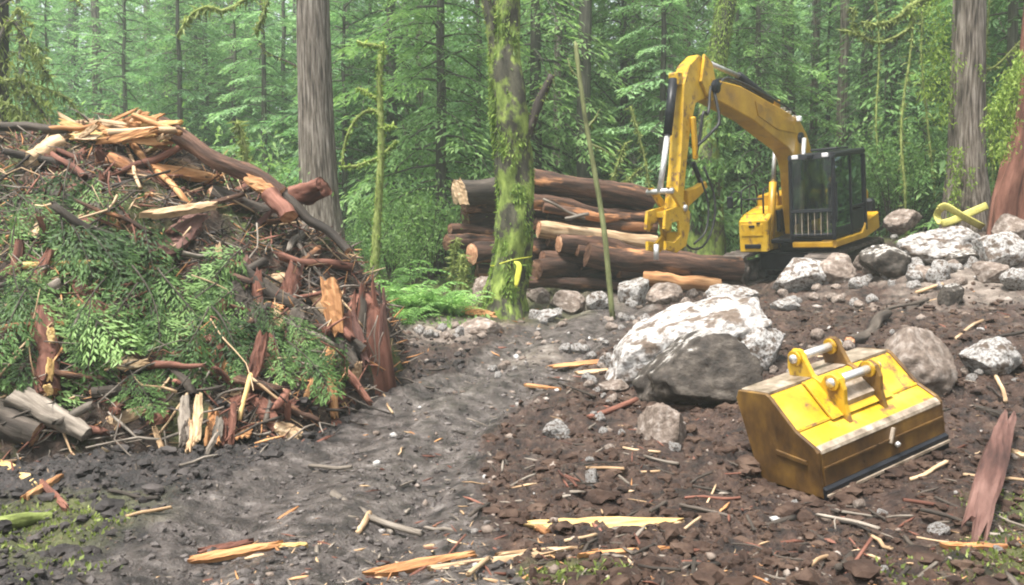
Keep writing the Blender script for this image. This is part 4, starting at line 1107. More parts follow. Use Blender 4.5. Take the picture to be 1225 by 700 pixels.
# flagging tape round it
def ring_band(path, rad, z, off, w, th, lean=0.0, a0=0, a1=360, gap=1.06):
    mb = MB(); n = 30; V = []
    for i in range(n + 1):
        a = math.radians(a0 + (a1 - a0) * i / n); zz = z + lean * math.cos(a)
        c = np.array([np.interp(zz, path[:, 2], path[:, j]) for j in range(3)]); r = np.interp(zz, path[:, 2], rad) * gap
        d = np.array([math.cos(a), math.sin(a), 0])
        for rr, h in ((r, -w / 2), (r + th, -w / 2), (r + th, w / 2), (r, w / 2)):
            V.append(c + d * rr + [0, 0, h + .012 * math.sin(3 * a)])
    f = []
    for i in range(n):
        for j in range(4): f.append((i * 4 + j, i * 4 + (j + 1) % 4, i * 4 + 4 + (j + 1) % 4, i * 4 + 4 + j))
    f += [(3, 2, 1, 0), (n * 4, n * 4 + 1, n * 4 + 2, n * 4 + 3)]
    mb.add(np.array(V) + off, f)
    return mb
zt = P(611, 312, 15)[2] - oc[2]
tp = tag(ring_band(pc, rc, zt, oc, .018, .005, .09, gap=1.1).build('flagging_tape', TAPE), 'yellow flagging tape tied round the mossy tree with hanging tail', 'tape')
tq = MB(); tube(tq, spline([P(615, 313, 14.55), P(621, 318, 14.52), P(619, 332, 14.52), P(617, 344, 14.53)], 10), np.array([.01, .03, .045, .05, .052, .05, .052, .045, .035, .02]), 8, flat=.12, up=[0, -1, 0]); tq.build('tail', TAPE, tp)
# leaning olive pole
pl = path_px([(733, 380), (729, 340), (722, 270), (712, 210), (700, 140), (691, 75), (689, 52)], 14.6, 22)
mb = MB(); tube(mb, pl, np.linspace(.05, .036, 22), 12, rough=.2, seed=3, jag=.06); o = mb.build('leaning_pole', OLIVE_BARK); tag(o, 'slim olive leaning pole with snapped top before the log deck', 'dead tree')
for pts in ([(706, 172), (720, 178), (736, 188)], [(694, 95), (684, 84), (679, 70)], [(703, 152), (713, 140), (716, 132)]):
    limb(o, np.zeros(3), pts, 14.6, .016, .006, OLIVE_BARK, 25, 'twig', lf=.04)
# mossy sapling with hooked branches
sp_ = path_px([(446, 350), (449, 300), (453, 240), (456, 170), (454, 110), (455, 66)], 15.2, 20)
mb = MB(); tube(mb, sp_, np.linspace(.085, .05, 20), 10, rough=.3, seed=6); o = mb.build('mossy_sapling', MOSS_LIMB); tag(o, 'lime mossy sapling with hooked bare branches next to grey trunk', 'dead tree')
fb = MB(); moss_fuzz(fb, sp_, np.linspace(.08, .05, 20), 1100, 5, .05, .06); fb.build('moss_clumps', LEAF_VINE, o, smooth=False)
for i, pts in enumerate([[(456, 140), (446, 132), (432, 137), (420, 152), (412, 175), (409, 202)], [(455, 118), (442, 113), (428, 105)], [(456, 186), (466, 178), (474, 168)], [(409, 200), (425, 199), (440, 194), (454, 188)],
                         [(458, 57), (446, 54), (436, 53), (427, 49)], [(456, 70), (458, 60), (458, 50)], [(455, 152), (465, 152), (470, 150)]]):
    limb(o, np.zeros(3), pts, 15.2, .038, .022, MOSS_LIMB, 170, 'branch', lm=LEAF_VINE, seed=20 + i, hang=.05)
# bright mossy tree behind the boom
D_, pd, rd, od = big_trunk('mossy_alder', [(843, 300), (845, 250), (847, 160), (856, 80), (870, 0)], [24, 19, 12, 12, 11], 21.5, 9, MOSS_BARK, 'lime mossy trunk leaning up behind the excavator boom', ridge=.04, nr=5, rough=.25, seg=20)
trunk_moss(D_, pd, rd, 0, 0, 0, 4, [(250, z, .5, 60, 420) for z in np.arange(3.0, 8.5, .55)], lf=.09)
vine(D_, od, [(850, 190, 838, 262, 12, 700), (862, 120, 868, 170, 8, 300)], 21.0, 8, LEAF_SHRUB, 'hanging_boughs', .16)
# red flared cedar trunk at the edge
E_, pe, re_, oe = big_trunk('red_cedar', [(1262, 290), (1262, 235), (1268, 170), (1272, 100), (1276, 0)], [60, 54, 44, 38, 34], 15.0, 14, BARK_RED, 'flared red cedar trunk with stringy bark at the bank top', ridge=.22, nr=11)
crown_high(E_, pe, 9.5, 51, 40)
vine(E_, oe, [(1214, 80, 1195, 190, 8, 1300), (1205, 105, 1180, 150, 5, 500), (1222, 60, 1215, 100, 5, 400)], 14.2, 15, LEAF_VINE, 'hanging_boughs', .06)
# leafless mossy limbs over the pile at the far side
G_, pg, rg, og = big_trunk('mossy_maple', [(-6, 260), (-8, 120), (-6, 0)], [17, 15, 13], 16.5, 8, BARK_DARK, 'grey trunk with drooping mossy limbs behind the slash pile end', seg=20)
for i, (pts, fz, r0) in enumerate([([(-5, 60), (12, 25), (30, 45), (48, 78), (60, 92)], 420, .05), ([(-5, 100), (20, 95), (45, 104), (70, 112), (85, 122), (97, 142)], 320, .04), ([(20, 95), (40, 120), (52, 136), (60, 150)], 260, .035),
                                   ([(10, 30), (22, 10), (30, 24), (40, 30)], 160, .03), ([(-5, 10), (40, -14), (80, -8), (100, 8)], 140, .03), ([(-5, 120), (20, 130), (30, 150)], 300, .04)]):
    limb(G_, og, pts, 16.3, r0, .014, [BARK_DARK, MOSS_LIMB][i % 2], fz, 'mossy_limb', hang=.35 if i in (0, 2, 5) else .12, seed=40 + i)
vine(G_, og, [(38, 50, 52, 78, 7, 160), (10, 60, 18, 120, 12, 240), (0, 130, 60, 150, 10, 260), (30, 90, 60, 130, 12, 200)], 16.2, 25, LEAF_MOSS, 'hanging_moss', .10)
# slim mossy stems between deck and boom, small lime stub behind the pile
for i, (pts, r, D, lb) in enumerate([([(778, 260), (775, 210), (765, 165), (755, 128)], .035, 20.5, 'thin green bare stem rising behind the log deck near the stick'), ([(728, 235), (738, 200), (748, 172)], .03, 21, 'short slanting green stem behind the log deck'),
                                      ([(735, 232), (752, 215), (768, 200)], .025, 21, 'low slanting green twig stem behind the log deck'), ([(296, 215), (293, 180), (288, 158), (284, 146)], .06, 15.5, 'short lime mossy stub behind the long dark crest log'),
                                      ([(540, 330), (543, 305), (547, 285)], .03, 16.5, 'thin mossy stake standing before the deck log ends'), ([(556, 350), (553, 325), (552, 305)], .075, 16.3, 'short mossy stump stake leaning on the deck log ends'),
                                      ([(1180, 290), (1188, 200), (1178, 100), (1185, -20)], .03, 19, 'thin bare stem between strapped trunk and red cedar'), ([(1085, 250), (1078, 150), (1092, 40), (1088, -20)], .035, 20, 'thin bare mossy stem near the cab and strapped trunk'),
                                      ([(1120, 250), (1112, 170), (1102, 60), (1108, -20)], .03, 20.5, 'second thin bare mossy stem near the strapped trunk'), ([(1062, 240), (1048, 160), (1052, 60), (1046, -20)], .03, 22, 'thin pale bare stem just past the cab roof')]):
    path = path_px(pts, D, 12); g = gz(path[0][0], path[0][1])
    if path[0][2] > g: path[0] = [path[0][0], path[0][1], g - .1]
    mb = MB(); tube(mb, path, np.linspace(r, r * .6, 12), 8, rough=.3, seed=i, jag=.02); o = mb.build('mossy_pole_tree', MOSS_LIMB); tag(o, lb, 'dead tree')
    fb = MB(); moss_fuzz(fb, path, np.linspace(r, r * .6, 12), 380, 60 + i, .2, .06); fb.build('moss_clumps', LEAF_MOSS, o, smooth=False)

# ------------------------------------------------------------------ boulders
def rocks():
    B = boulder
    g = 'boulders along the bank'
    B(826, 464, 192, 110, 'large pale granular boulder slanting up, biggest in the clearing', ROCK, mesh=rock_mesh(5, m=ROCK, shear=.62, cuts=5), depth=.9, rot=.15, sink=.35)
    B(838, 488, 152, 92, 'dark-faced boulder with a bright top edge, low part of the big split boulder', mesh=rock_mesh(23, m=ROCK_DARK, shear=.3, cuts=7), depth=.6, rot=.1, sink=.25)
    B(862, 420, 100, 62, 'white shelf of rock over the dark-faced boulder', mesh=rock_mesh(41, m=ROCK, shear=.3, cuts=8), depth=.8, rot=.2, sink=.4)
    B(915, 442, 66, 52, 'white lump of rock against the far corner of the yellow bucket', ROCK, 12, rot=.2)
    B(795, 527, 62, 44, 'half buried flat grey rock below the big split boulder', ROCK_BROWN, 15, sink=.6)
    B(665, 527, 36, 25, 'small pale stone with a dark side by the track', ROCK, 17)
    B(880, 364, 64, 24, 'flat white rock on top of the big split boulder', ROCK, 18)
    B(964, 350, 66, 42, 'bright white angular boulder next to the excavator track front', ROCK, 21, rot=.1)
    B(1007, 342, 52, 40, 'brown angular boulder with a pale upper edge under the cab', ROCK_BROWN, 22, rot=.5)
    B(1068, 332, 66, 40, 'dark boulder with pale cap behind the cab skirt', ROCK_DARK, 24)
    B(1137, 316, 104, 46, 'long white boulder beneath the yellow strap', ROCK, 26, depth=.7, rot=0)
    B(1160, 321, 44, 24, 'dark lump set into the long white boulder', ROCK_DARK, 27)
    B(1208, 322, 62, 46, 'pale round boulder at the bank end below the red cedar', ROCK, 28)
    B(1190, 340, 40, 28, 'small pale boulder under the pale round bank boulder', ROCK_BROWN, 29)
    B(1222, 346, 34, 26, 'pinkish pale stone at the edge of the bank', ROCK, 30)
    B(1106, 474, 104, 82, 'big rounded brown boulder right behind the yellow bucket', ROCK_BROWN, 33, rot=.2, sink=.2)
    B(1195, 449, 70, 46, 'isolated white boulder on the slope beyond the bucket', ROCK, 35)
    B(942, 372, 34, 15, 'flat little pale stone below the white angular boulder', ROCK, 36)
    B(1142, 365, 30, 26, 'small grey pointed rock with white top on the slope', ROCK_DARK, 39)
    B(760, 368, 42, 36, 'pale blocky stone beside the leaning pole foot', ROCK, 41); B(797, 364, 44, 26, 'grey blocky stone between the orange peeled log and the pale blocky stone', ROCK_BROWN, 42)
    B(680, 377, 44, 30, 'mossy rounded stone between the taped tree and the leaning pole', ROCK_BROWN, 43); B(650, 386, 36, 16, 'flat pale stone at the foot of the taped tree', ROCK, 44)
    B(716, 372, 32, 24, 'pale stone before the deck and behind the leaning pole', ROCK, 45); B(645, 364, 28, 20, 'grey stone under the deck logs behind the taped tree', ROCK_BROWN, 46)
    B(580, 366, 40, 36, 'pale upright stone on the stump side of the taped tree', ROCK_BROWN, 47); B(628, 350, 24, 22, 'small mossy stone tucked under the deck logs', ROCK_BROWN, 48)
    B(573, 400, 66, 20, 'low pale rubble hump at the fern edge', ROCK_BROWN, 49, sink=.9); B(708, 583, 17, 22, 'small white standing chip of stone before the bucket', ROCK, 51)
    B(809, 542, 17, 13, 'small white stone below the buried grey rock', ROCK, 52); B(1126, 642, 26, 15, 'bluish wet stone next to the red bark slab', ROCK, 53)
    B(1085, 275, 46, 26, 'grey weathered rock at the rear end of the excavator track', ROCK_BROWN, 55, D=17.3); B(1040, 322, 30, 22, 'small brown stone wedged beneath the cab skirt', ROCK_BROWN, 56)
    B(1100, 330, 26, 16, 'small flat pale stone in front of the dark capped boulder', ROCK, 57); B(1030, 345, 24, 14, 'thin pale stone near the brown angular boulder', ROCK, 58)
    B(735, 470, 40, 16, 'flat grey stone at the foot of the pale granular boulder', ROCK_BROWN, 59); B(730, 440, 26, 18, 'pale stone on the track side of the big split boulder', ROCK, 60)
    B(1215, 285, 40, 30, 'grey rock behind the pale round bank boulder', ROCK_BROWN, 61, D=14.2)
    variants = [rock_mesh(200 + i, ICO3, 7, .25, 'stone', [ROCK, ROCK_BROWN][i % 2]) for i in range(6)]
    q = np.random.default_rng(14); n = 0
    zones = [(640, 380, 800, 395, 14), (500, 392, 600, 415, 16), (930, 330, 1225, 350, 12), (900, 390, 1225, 470, 16), (630, 470, 880, 560, 14), (720, 395, 760, 470, 6), (1030, 285, 1225, 330, 14), (560, 400, 720, 460, 10), (830, 600, 1225, 690, 8), (560, 345, 860, 372, 12), (700, 420, 780, 485, 26), (880, 400, 960, 450, 10), (1040, 300, 1225, 345, 26), (920, 345, 1060, 370, 14), (1030, 440, 1060, 470, 4), (1150, 440, 1225, 460, 8)]
    for x0, y0, x1, y1, k in zones:
        for _ in range(k):
            px, py = q.uniform(x0, x1), q.uniform(y0, y1); w = q.uniform(7, 17) if x0 != 1040 else q.uniform(12, 30); i = int(q.integers(6))
            o = B(px, py, w, w * q.uniform(.55, .85), 'x', mesh=variants[i], group='small loose stones in the clearing', name='stone', rot=q.uniform(0, 6), sink=.4)
            pt = np.array(o.location); o['label'] = auto_label([f'{["pale", "brown"][i % 2]} stone {where(pt)}', f'{"tiny" if w < 9 else ("small" if w < 12 else ("fist-sized" if w < 17 else "bigger"))} {["pale", "brown"][i % 2]} stone {where(pt)}', f'{["flat", "angular", "blocky", "rounded", "pointed", "rough"][i]} {["pale", "brown"][i % 2]} stone among rubble {where(pt)}'])
            o['category'] = 'stone'
rocks()

# ------------------------------------------------------------------ log deck
def deck():
    T = [((545, 231), (705, 229), 17.6, 19.2, 31, 'grey weathered log with pale end, topmost at the stump side of the deck'), ((626, 215), (780, 240), 17.9, 18.4, 28, 'topmost dark log of the deck, sloping towards the stick'),
         ((632, 240), (782, 262), 17.8, 18.3, 20, 'second dark log below the topmost deck log'), ((655, 256), (785, 272), 18.2, 18.3, 18, 'brown log third from the deck top with torn patches'),
         ((644, 274), (785, 292), 17.5, 18.2, 21, 'tan barkless log across the middle of the deck'), ((668, 292), (790, 306), 17.3, 18.1, 24, 'brown log with orange end below the tan deck log'),
         ((702, 304), (884, 322), 17.1, 17.5, 31, 'thick dark log with torn orange patches reaching towards the excavator'), ((642, 322), (728, 318), 17.0, 18.6, 25, 'thick dark log end low in the deck behind the leaning pole'),
         ((628, 338), (740, 342), 17.1, 17.4, 14, 'thin muddy log lying along the foot of the deck'), ((534, 290), (612, 288), 17.4, 18.3, 20, 'dark short log jutting past the taped tree'),
         ((564, 303), (650, 300), 17.2, 18.4, 28, 'thick log with reddish end beside the taped tree'), ((556, 262), (690, 262), 18.4, 19.4, 32, 'dark log in the shadowed middle of the deck'),
         ((610, 306), (760, 300), 18.4, 19.2, 34, 'dark log buried deep in the deck core'), ((690, 335), (850, 335), 17.9, 18.3, 30, 'dark log lying behind the orange peeled log'), ((600, 250), (760, 280), 19.2, 19.6, 34, 'dark log at the back of the deck'),
         ((570, 330), (700, 328), 18.2, 18.8, 30, 'dark bottom log behind the taped tree'), ((556, 245), (620, 247), 18.1, 18.8, 22, 'dark log just under the grey weathered log')]
    T += [((650, 248), (785, 268), 17.7, 18.4, 13, 'thin reddish log between the second and third deck logs'), ((640, 268), (785, 284), 17.9, 18.5, 15, 'thin brown log under the torn third deck log'), ((690, 300), (800, 312), 17.25, 18.0, 15, 'thin red log lying on the thick dark deck log'),
          ((655, 288), (780, 300), 17.6, 18.3, 14, 'thin dark log just below the tan deck log'), ((740, 325), (880, 330), 17.2, 17.6, 17, 'thin dark log under the thick dark log near the tracks'), ((648, 308), (735, 312), 17.3, 18.2, 18, 'reddish log end wedged low behind the leaning pole'),
          ((538, 274), (606, 277), 17.8, 18.5, 14, 'thin dark log above the jutting short log'), ((632, 228), (778, 251), 18.3, 18.8, 14, 'thin reddish log behind the two topmost deck logs')]
    for i, (a, b, d0, d1, w, lb) in enumerate(T):
        m = BARK_LOG if i not in (0, 4) else (BARK_DARK if i == 0 else WOOD_TAN)
        log(P(*a, d0), P(*b, d1), w * .9 / 2 / F * d0, m, lb, group='logs stacked in the deck', r1=w * .9 / 2 / F * d1 * .92, seed=100 + i, ends=WOOD_TAN if i == 0 else (END_GRAIN if i in (4, 5, 10) else END_DARK))
    log(P(770, 333, 16.8), P(862, 342, 16.5), .14, WOOD_ORANGE, 'bright orange peeled log at the foot of the deck near the tracks', seed=140, rough=.25, ends=WOOD_ORANGE)
    slab(P(553, 370, 14.6), P(592, 378, 14.5), .17, .06, (0, -1, .5), WOOD_ORANGE, 'orange split wedge of wood lying by the taped tree', 'split_wood', 'wood')
    stick(P(650, 238, 17.5), P(700, 262, 17.6), .03, WOOD_GREY, 'grey broken branch hanging over the deck logs', 'branch', 'branch')
    stick(P(676, 262, 17.4), P(704, 256, 17.5), .04, WOOD_GREY, 'pale short branch stub sticking from the deck core', 'branch', 'branch')
    slab(P(545, 215, 17.3), P(556, 245, 17.3), .25, .05, (0, -1, 0), WOOD_TAN, 'pale torn bark flap on the weathered deck log end')
deck()

# ------------------------------------------------------------------ slash pile
def mound():
    xs = np.arange(-13, -1.25, .05); ys = np.arange(6.4, 13.6, .05); X, Y = np.meshgrid(xs, ys); x, y = X.ravel(), Y.ravel()
    z = mound_h(x, y); g = ground_h(x, y)
    z = z + np.where(z > g, .05 * fbm2(x, y, 9, 3, 61, ridge=True), 0)
    nx = len(xs); i = (np.arange(len(ys) - 1)[:, None] * nx + np.arange(nx - 1)[None]).ravel()
    f = np.stack([i, i + 1, i + nx + 1, i + nx], 1); f = f[(z - g)[f].max(1) > -.12]
    used, inv = np.unique(f, return_inverse=True)
    mb = MB(); mb.add(np.stack([x, y, z], 1)[used], inv.reshape(-1, 4))
    kind(mb.build('slash_debris', DEBRIS), 'stuff')
mound()
def on(px, py, lift=.06): return hit(px, py, lift)
def pile_frame(px, py):
    p = hit(px, py, 0); e = .12
    h0 = H(np.array([p[0] + e, p[0] - e, p[0], p[0]]), np.array([p[1], p[1], p[1] + e, p[1] - e]))
    n = norm(np.array([-(h0[0] - h0[1]) / (2 * e), -(h0[2] - h0[3]) / (2 * e), 1]))
    return p, n
def pile_big():
    cr = 10.2
    log(P(192, 150, cr), P(338, 232, 9.9), .105, BARK_LOG, 'long dark log running down the crest of the slash pile', seed=3, r1=.085, rough=.3)
    log(P(328, 222, 10.0), P(416, 300, 9.6), .062, BARK_DARK, 'thinner dark pole continuing down the crest towards the stump', seed=4, r1=.045)
    log(P(-14, 151, 10.2), P(84, 154, 10.2), .05, BARK_DARK, 'thin dark log lying flat along the pile top', seed=5, ends=WOOD_ORANGE)
    log(P(352, 236, 10.0), P(387, 224, 9.75), .125, BARK_RED, 'short red log chunk with torn end before the grey trunk', seed=6, ends=BARK_RED, rough=.5, r1=.10)
    log(on(286, 322, .12), on(434, 420, .15), .095, BARK_DARK, 'dark log slanting down the pile slope with orange end', seed=7, r1=.08, ends=WOOD_ORANGE, rough=.3)
    stick(on(158, 172, .25), on(224, 243, .25), .042, WOOD_ORANGE, 'bright orange broken pole leaning on the upper pile', 'pole', 'wood', r1=.036, bend=.01)
    stick(on(152, 178, .2), on(168, 225, .15), .022, WOOD_TAN, 'pale stick beside the bright orange pole', 'stick', 'stick')
    slab(on(186, 200, .15), on(264, 214, .12), .16, .06, (0, -.8, .6), WOOD_ORANGE, 'orange split slab beneath the crest log', 'split_wood', 'wood')
    slab(on(205, 192, .12), on(240, 206, .12), .10, .06, (0, -.8, .6), WOOD_TAN, 'small tan slab above the orange split slab', 'split_wood', 'wood')
    slab(on(174, 256, .3), on(258, 244, .34), .16, .06, (0, -.6, .8), WOOD_TAN, 'pale broken slab lying across the pile centre', 'split_wood', 'wood')
    slab(on(188, 304, .24), on(236, 252, .28), .36, .05, (0, -.9, .4), BARK_PINK, 'pinkish peeled bark slab under the pale broken slab', m2=None)
    log(on(34, 192, .1), on(72, 172, .15), .10, WOOD_TAN, 'pale barkless log end on the upper pile', seed=9, ends=WOOD_TAN)
    slab(on(88, 214, .1), on(124, 206, .1), .22, .04, (0, -.9, .5), BARK_PINK, 'pink bark piece below the splinter crest')
    slab(on(112, 212, .1), on(70, 196, .1), .09, .03, (0, -.9, .5), BARK_PINK, 'narrow pink bark strip near the pale log end')
    stick(on(28, 318, .15), on(126, 316, .15), .034, WOOD_YELLOW, 'yellow broken stick lying level on the pile face', 'stick', 'stick', bend=.02)
    log(on(52, 372, .15), on(58, 472, .08), .105, BARK_RED, 'upright red cedar log with pale scars at the pile front', seed=10, rough=.25)
    for k, (a, b) in enumerate([((60, 392), (61, 410)), ((60, 430), (58, 455)), ((55, 460), (60, 472))]):
        slab(on(*a, .26), on(*b, .2), .07, .015, (0, -1, .2), WOOD_YELLOW, ['upper', 'middle', 'lowest'][k] + ' pale scar flake on the upright red log', 'split_wood', 'wood')
    slab(on(88, 334, .12), on(128, 388, .12), .13, .06, (0, -.9, .4), BARK_RED, 'slanting red bark slab next to the upright red log')
    slab(P(394, 334, 9.3), on(402, 398, .08), .22, .06, (-.1, -1, .2), WOOD_ORANGE, 'standing pale orange slab by the shredded stump', 'split_wood', 'wood', curl=.1)
    slab(on(330, 372, .1), on(338, 392, .08), .10, .08, (0, -1, .3), WOOD_TAN, 'pale knot of wood under the dark slope log', 'split_wood', 'wood')
    qs = np.random.default_rng(77)
    for a, b, w, m, m2, lb in ((( 226, 538), (229, 486), .20, WOOD_TAN, BARK_DARK, 'pale splintered stump end at the pile toe'), ((263, 536), (268, 484), .17, WOOD_ORANGE, BARK_RED, 'orange splintered stump end at the pile toe')):
        p0, p1 = on(*a, .08), on(*b, .16); t = empty('broken_stump', tuple(p0)); tag(t, lb, 'stump')
        for k in range(11):
            ox = qs.normal(0, w * .38); oz = qs.uniform(-.12, .1); e = qs.uniform(.45, 1.05)
            a0 = np.array([ox, qs.normal(0, .05), oz]); a1 = a0 + (p1 - p0) * e + np.array([ox * qs.uniform(-.2, .9), 0, 0]) + qs.normal(0, .03, 3)
            c_ = slab(a0, a1, qs.uniform(.04, .11), qs.uniform(.02, .05), (qs.normal(0, .5), -1, .3), [m, WOOD_GREY, m2, m, m2][k % 5], 'x', 'splinter', curl=.1); c_.parent = t
            for key in ('label', 'category', 'kind'): del c_[key]
    stick(on(300, 452, .15), on(346, 488, .1), .014, WOOD_TAN, 'straight cream stick leaning out of the pile toe', bend=.005)
    stick(on(286, 502, .08), on(300, 448, .15), .024, WOOD_YELLOW, 'upright yellowish stake at the pile toe', bend=.01)
    stick(on(318, 505, .08), on(326, 440, .15), .03, WOOD_GREY, 'upright grey stake between stumps and shredded stump', bend=.01)
    slab(on(395, 445, .08), on(400, 500, .05), .10, .05, (0, -1, .2), WOOD_ORANGE, 'ragged orange wood shreds at the stump foot', 'split_wood', 'wood')
    slab(on(385, 440, .1), on(412, 485, .06), .06, .03, (0, -1, .2), WOOD_YELLOW, 'yellow wood shred crossing the orange shreds', 'split_wood', 'wood')
    log(on(18, 474, .12), on(104, 520, .1), .12, WOOD_GREY, 'grey root log half sunk at the pile front', seed=12, r1=.06, rough=.45, ends=WOOD_GREY)
    log(on(-10, 500, .1), on(46, 520, .05), .14, BARK_DARK, 'dark mossy log butt at the pile corner', seed=13, rough=.4)
    log(on(110, 470, .05), on(190, 468, .05), .05, BARK_DARK, 'dark branch log under the hanging fronds', seed=14)
    log(on(130, 190, .1), on(205, 225, .05), .09, BARK_LOG, 'dark log buried under the orange leaning pole', seed=15)
    log(on(250, 232, .1), on(330, 260, .1), .11, BARK_DARK, 'dark log tucked below the long crest log', seed=16)
    log(on(60, 232, .08), on(150, 262, .05), .07, BARK_DARK, 'dark log across the upper pile under the pale log end', seed=17)
    log(P(322, 232, 9.8), P(346, 260, 9.6), .10, BARK_RED, 'red torn log piece wedged under the crest pole', seed=18, rough=.3)
    slab(P(295, 212, 9.9), P(330, 232, 9.8), .16, .06, (0, -1, .5), WOOD_ORANGE, 'orange torn strip on the end of the long crest log', 'split_wood', 'wood')
    # shredded red stump at the pile's end
    root = empty('shredded_stump', tuple(on(432, 440, 0))); o = np.array(root.location); tag(root, 'shredded dark red stump standing at the end of the slash pile', 'stump')
    q = np.random.default_rng(8)
    ctr = P(434, 395, 9.75)[:2]; g = gz(*ctr)
    mb = MB(); tube(mb, np.array([[ctr[0], ctr[1], g - .3], [ctr[0], ctr[1], g + .4], [ctr[0] - .02, ctr[1], g + .85], [ctr[0] - .04, ctr[1] + .05, g + 1.05]]) - o, [.36, .29, .24, .10], 20, ridge=.2, nr=12, rough=.3); mb.build('stump_core', BARK_RED, root)
    for k in range(34):
        a = q.uniform(-PI, .15) if k < 26 else q.uniform(0, PI); r = .27 * q.uniform(.9, 1.12); zt_ = g + q.uniform(.5, 1.25)
        b0 = np.array([ctr[0] + r * 1.15 * math.cos(a), ctr[1] + r * 1.15 * math.sin(a), g + q.uniform(-.1, .35)]); b1 = np.array([ctr[0] + r * .9 * math.cos(a) + q.normal(0, .05), ctr[1] + r * .9 * math.sin(a), zt_])
        s = slab(b0 - o, b1 - o, q.uniform(.05, .12), .02, (math.cos(a), math.sin(a), .1), [BARK_RED, BARK_DARK, BARK_RED, BARK_PINK][k % 4], 'x', 'bark_strip'); s.parent = root
        for key in ('label', 'category', 'kind'): del s[key]
    for k in range(10):
        s = stick(np.array([ctr[0] + q.uniform(-.3, .3), ctr[1] - .3, g + q.uniform(.0, .3)]) - o, np.array([ctr[0] + q.uniform(-.5, .5), ctr[1] - .38, g + q.uniform(.3, .9)]) - o, .006, WOOD_GREY, 'x', 'root'); s.parent = root
        for key in ('label', 'category', 'kind'): del s[key]
    # splinter crest
    q = np.random.default_rng(21)
    for k in range(46):
        px = q.uniform(92, 206); py = 142 + abs(px - 146) * .22 + q.uniform(-6, 22)
        c = P(px, py, 10.3 + q.uniform(-.35, .25)); d = norm(np.array([q.choice([-1, 1]) * q.uniform(.5, 1), q.normal(0, .3), q.normal(-.1 if px > 150 else .12, .22) * (1 if px > 150 else 1)]))
        L = q.uniform(.22, .75); m = [WOOD_ORANGE, WOOD_TAN, WOOD_YELLOW, WOOD_ORANGE][int(q.integers(4))]
        s = slab(c - d * L / 2, c + d * L / 2, q.uniform(.035, .10), q.uniform(.012, .03), (q.normal(0, .3), -1, q.uniform(0, .8)), m, 'x', 'splinter', 'wood', 'orange splinters on the pile crest', curl=.1)
        nm = {WOOD_ORANGE: 'orange', WOOD_TAN: 'tan', WOOD_YELLOW: 'yellow'}[m]
        s['label'] = auto_label([f'{"long" if L > .5 else "short"} {nm} splinter on the crest of the pile {"on top" if py < 146 else ("over the long dark log" if px > 165 else ("above the flat dark log" if px < 120 else "amid the crest heap"))}'])
    stick(P(130, 158, 10.0), P(212, 156, 9.9), .04, WOOD_TAN, 'tan pole lying on top of the splinter crest', 'pole', 'wood', bend=.02)
    stick(P(160, 138, 10.1), P(216, 160, 9.9), .035, WOOD_ORANGE, 'orange pole sloping off the splinter crest towards the long dark log', 'pole', 'wood', bend=.02)
    stick(P(50, 156, 10.2), P(120, 148, 10.1), .03, WOOD_ORANGE, 'orange torn pole joining the flat dark log to the crest', 'pole', 'wood', bend=.02)
pile_big()
def fronds():
    q = np.random.default_rng(31); meshes = []
    for i in range(5):
        st, Q, T = bough(1.0, 300 + i, 26, 14, spread=.40, droop=.25 + .08 * i, leaf=.075, wide=.34, secdroop=.4)
        cb = MB(); add_leaves(cb, Q, T); fo = cb.mesh('frond_leaves', LEAF_CEDAR, smooth=False)
        tb = MB(); tube(tb, st, np.linspace(.010, .003, 9), 5, caps=False); meshes.append((tb.mesh('frond_stem', BARK_DARK), fo))
    clusters = [(110, 400, 46, 26, 17), (118, 428, 40, 20, 9), (45, 275, 38, 22, 9), (120, 238, 22, 12, 5), (60, 312, 46, 18, 10), (40, 352, 40, 20, 10), (30, 392, 26, 18, 5), (170, 372, 22, 18, 6), (205, 318, 30, 18, 7), (225, 345, 28, 18, 8),
                (255, 370, 26, 20, 7), (335, 405, 16, 24, 8), (350, 432, 26, 18, 10), (318, 440, 18, 16, 4), (245, 392, 26, 20, 7), (215, 410, 22, 20, 6), (20, 240, 20, 14, 4), (180, 440, 30, 25, 6), (290, 400, 18, 24, 5), (90, 300, 36, 20, 6), (270, 330, 25, 18, 4), (385, 450, 14, 14, 3), (15, 420, 18, 25, 3), (140, 270, 50, 16, 6)]
    for cx_, cy_, sx, sy, n in clusters:
        for _ in range(int(n * .55 + .5)):
            px, py = min(q.normal(cx_, sx), 420), q.normal(cy_, sy); px = max(px, -20)
            if py > 490: continue
            p, nm = pile_frame(px, py)
            if p[1] > 12 or not (p[0] < -1.7): continue
            down = norm(np.array([q.normal(0, .55), -.75, -.75 + q.normal(0, .3)])); up = norm(nm + np.array([0, -.5, .3]) + q.normal(0, .25, 3))
            L = q.uniform(.42, 1.0); b = p + nm * q.uniform(.08, .34) - down * L * .4
            big = L > .7
            t = empty('cedar_frond', tuple(b)); R = Matrix(rot_to(down, up).tolist()).to_4x4()
            t.matrix_world = Matrix.Translation(b) @ R @ Matrix.Scale(L, 4)
            dw = 'steeply drooping' if down[2] < -.78 else ('sideways lying' if abs(down[0]) > .5 else 'forward sloping'); sw = 'big' if L > .82 else ('medium' if L > .6 else 'small'); w_ = where(p, "pile")
            tag(t, auto_label([f'{sw} {dw} cedar frond {w_}', f'{sw} {dw} leafy cedar spray {w_}', f'{sw} green cedar frond {w_}', f'{sw} cut cedar spray among several {w_}']), 'branch', 'cut cedar fronds on the slash pile')
            fo, st_ = meshes[int(q.integers(5))][::-1]
            link('stem', st_, t); link('foliage', fo, t)
fronds()
TONE = {WOOD_GREY: 'grey', BARK_DARK: 'dark', WOOD_TAN: 'tan', WOOD_ORANGE: 'orange', BARK_RED: 'red', WOOD_YELLOW: 'yellow'}
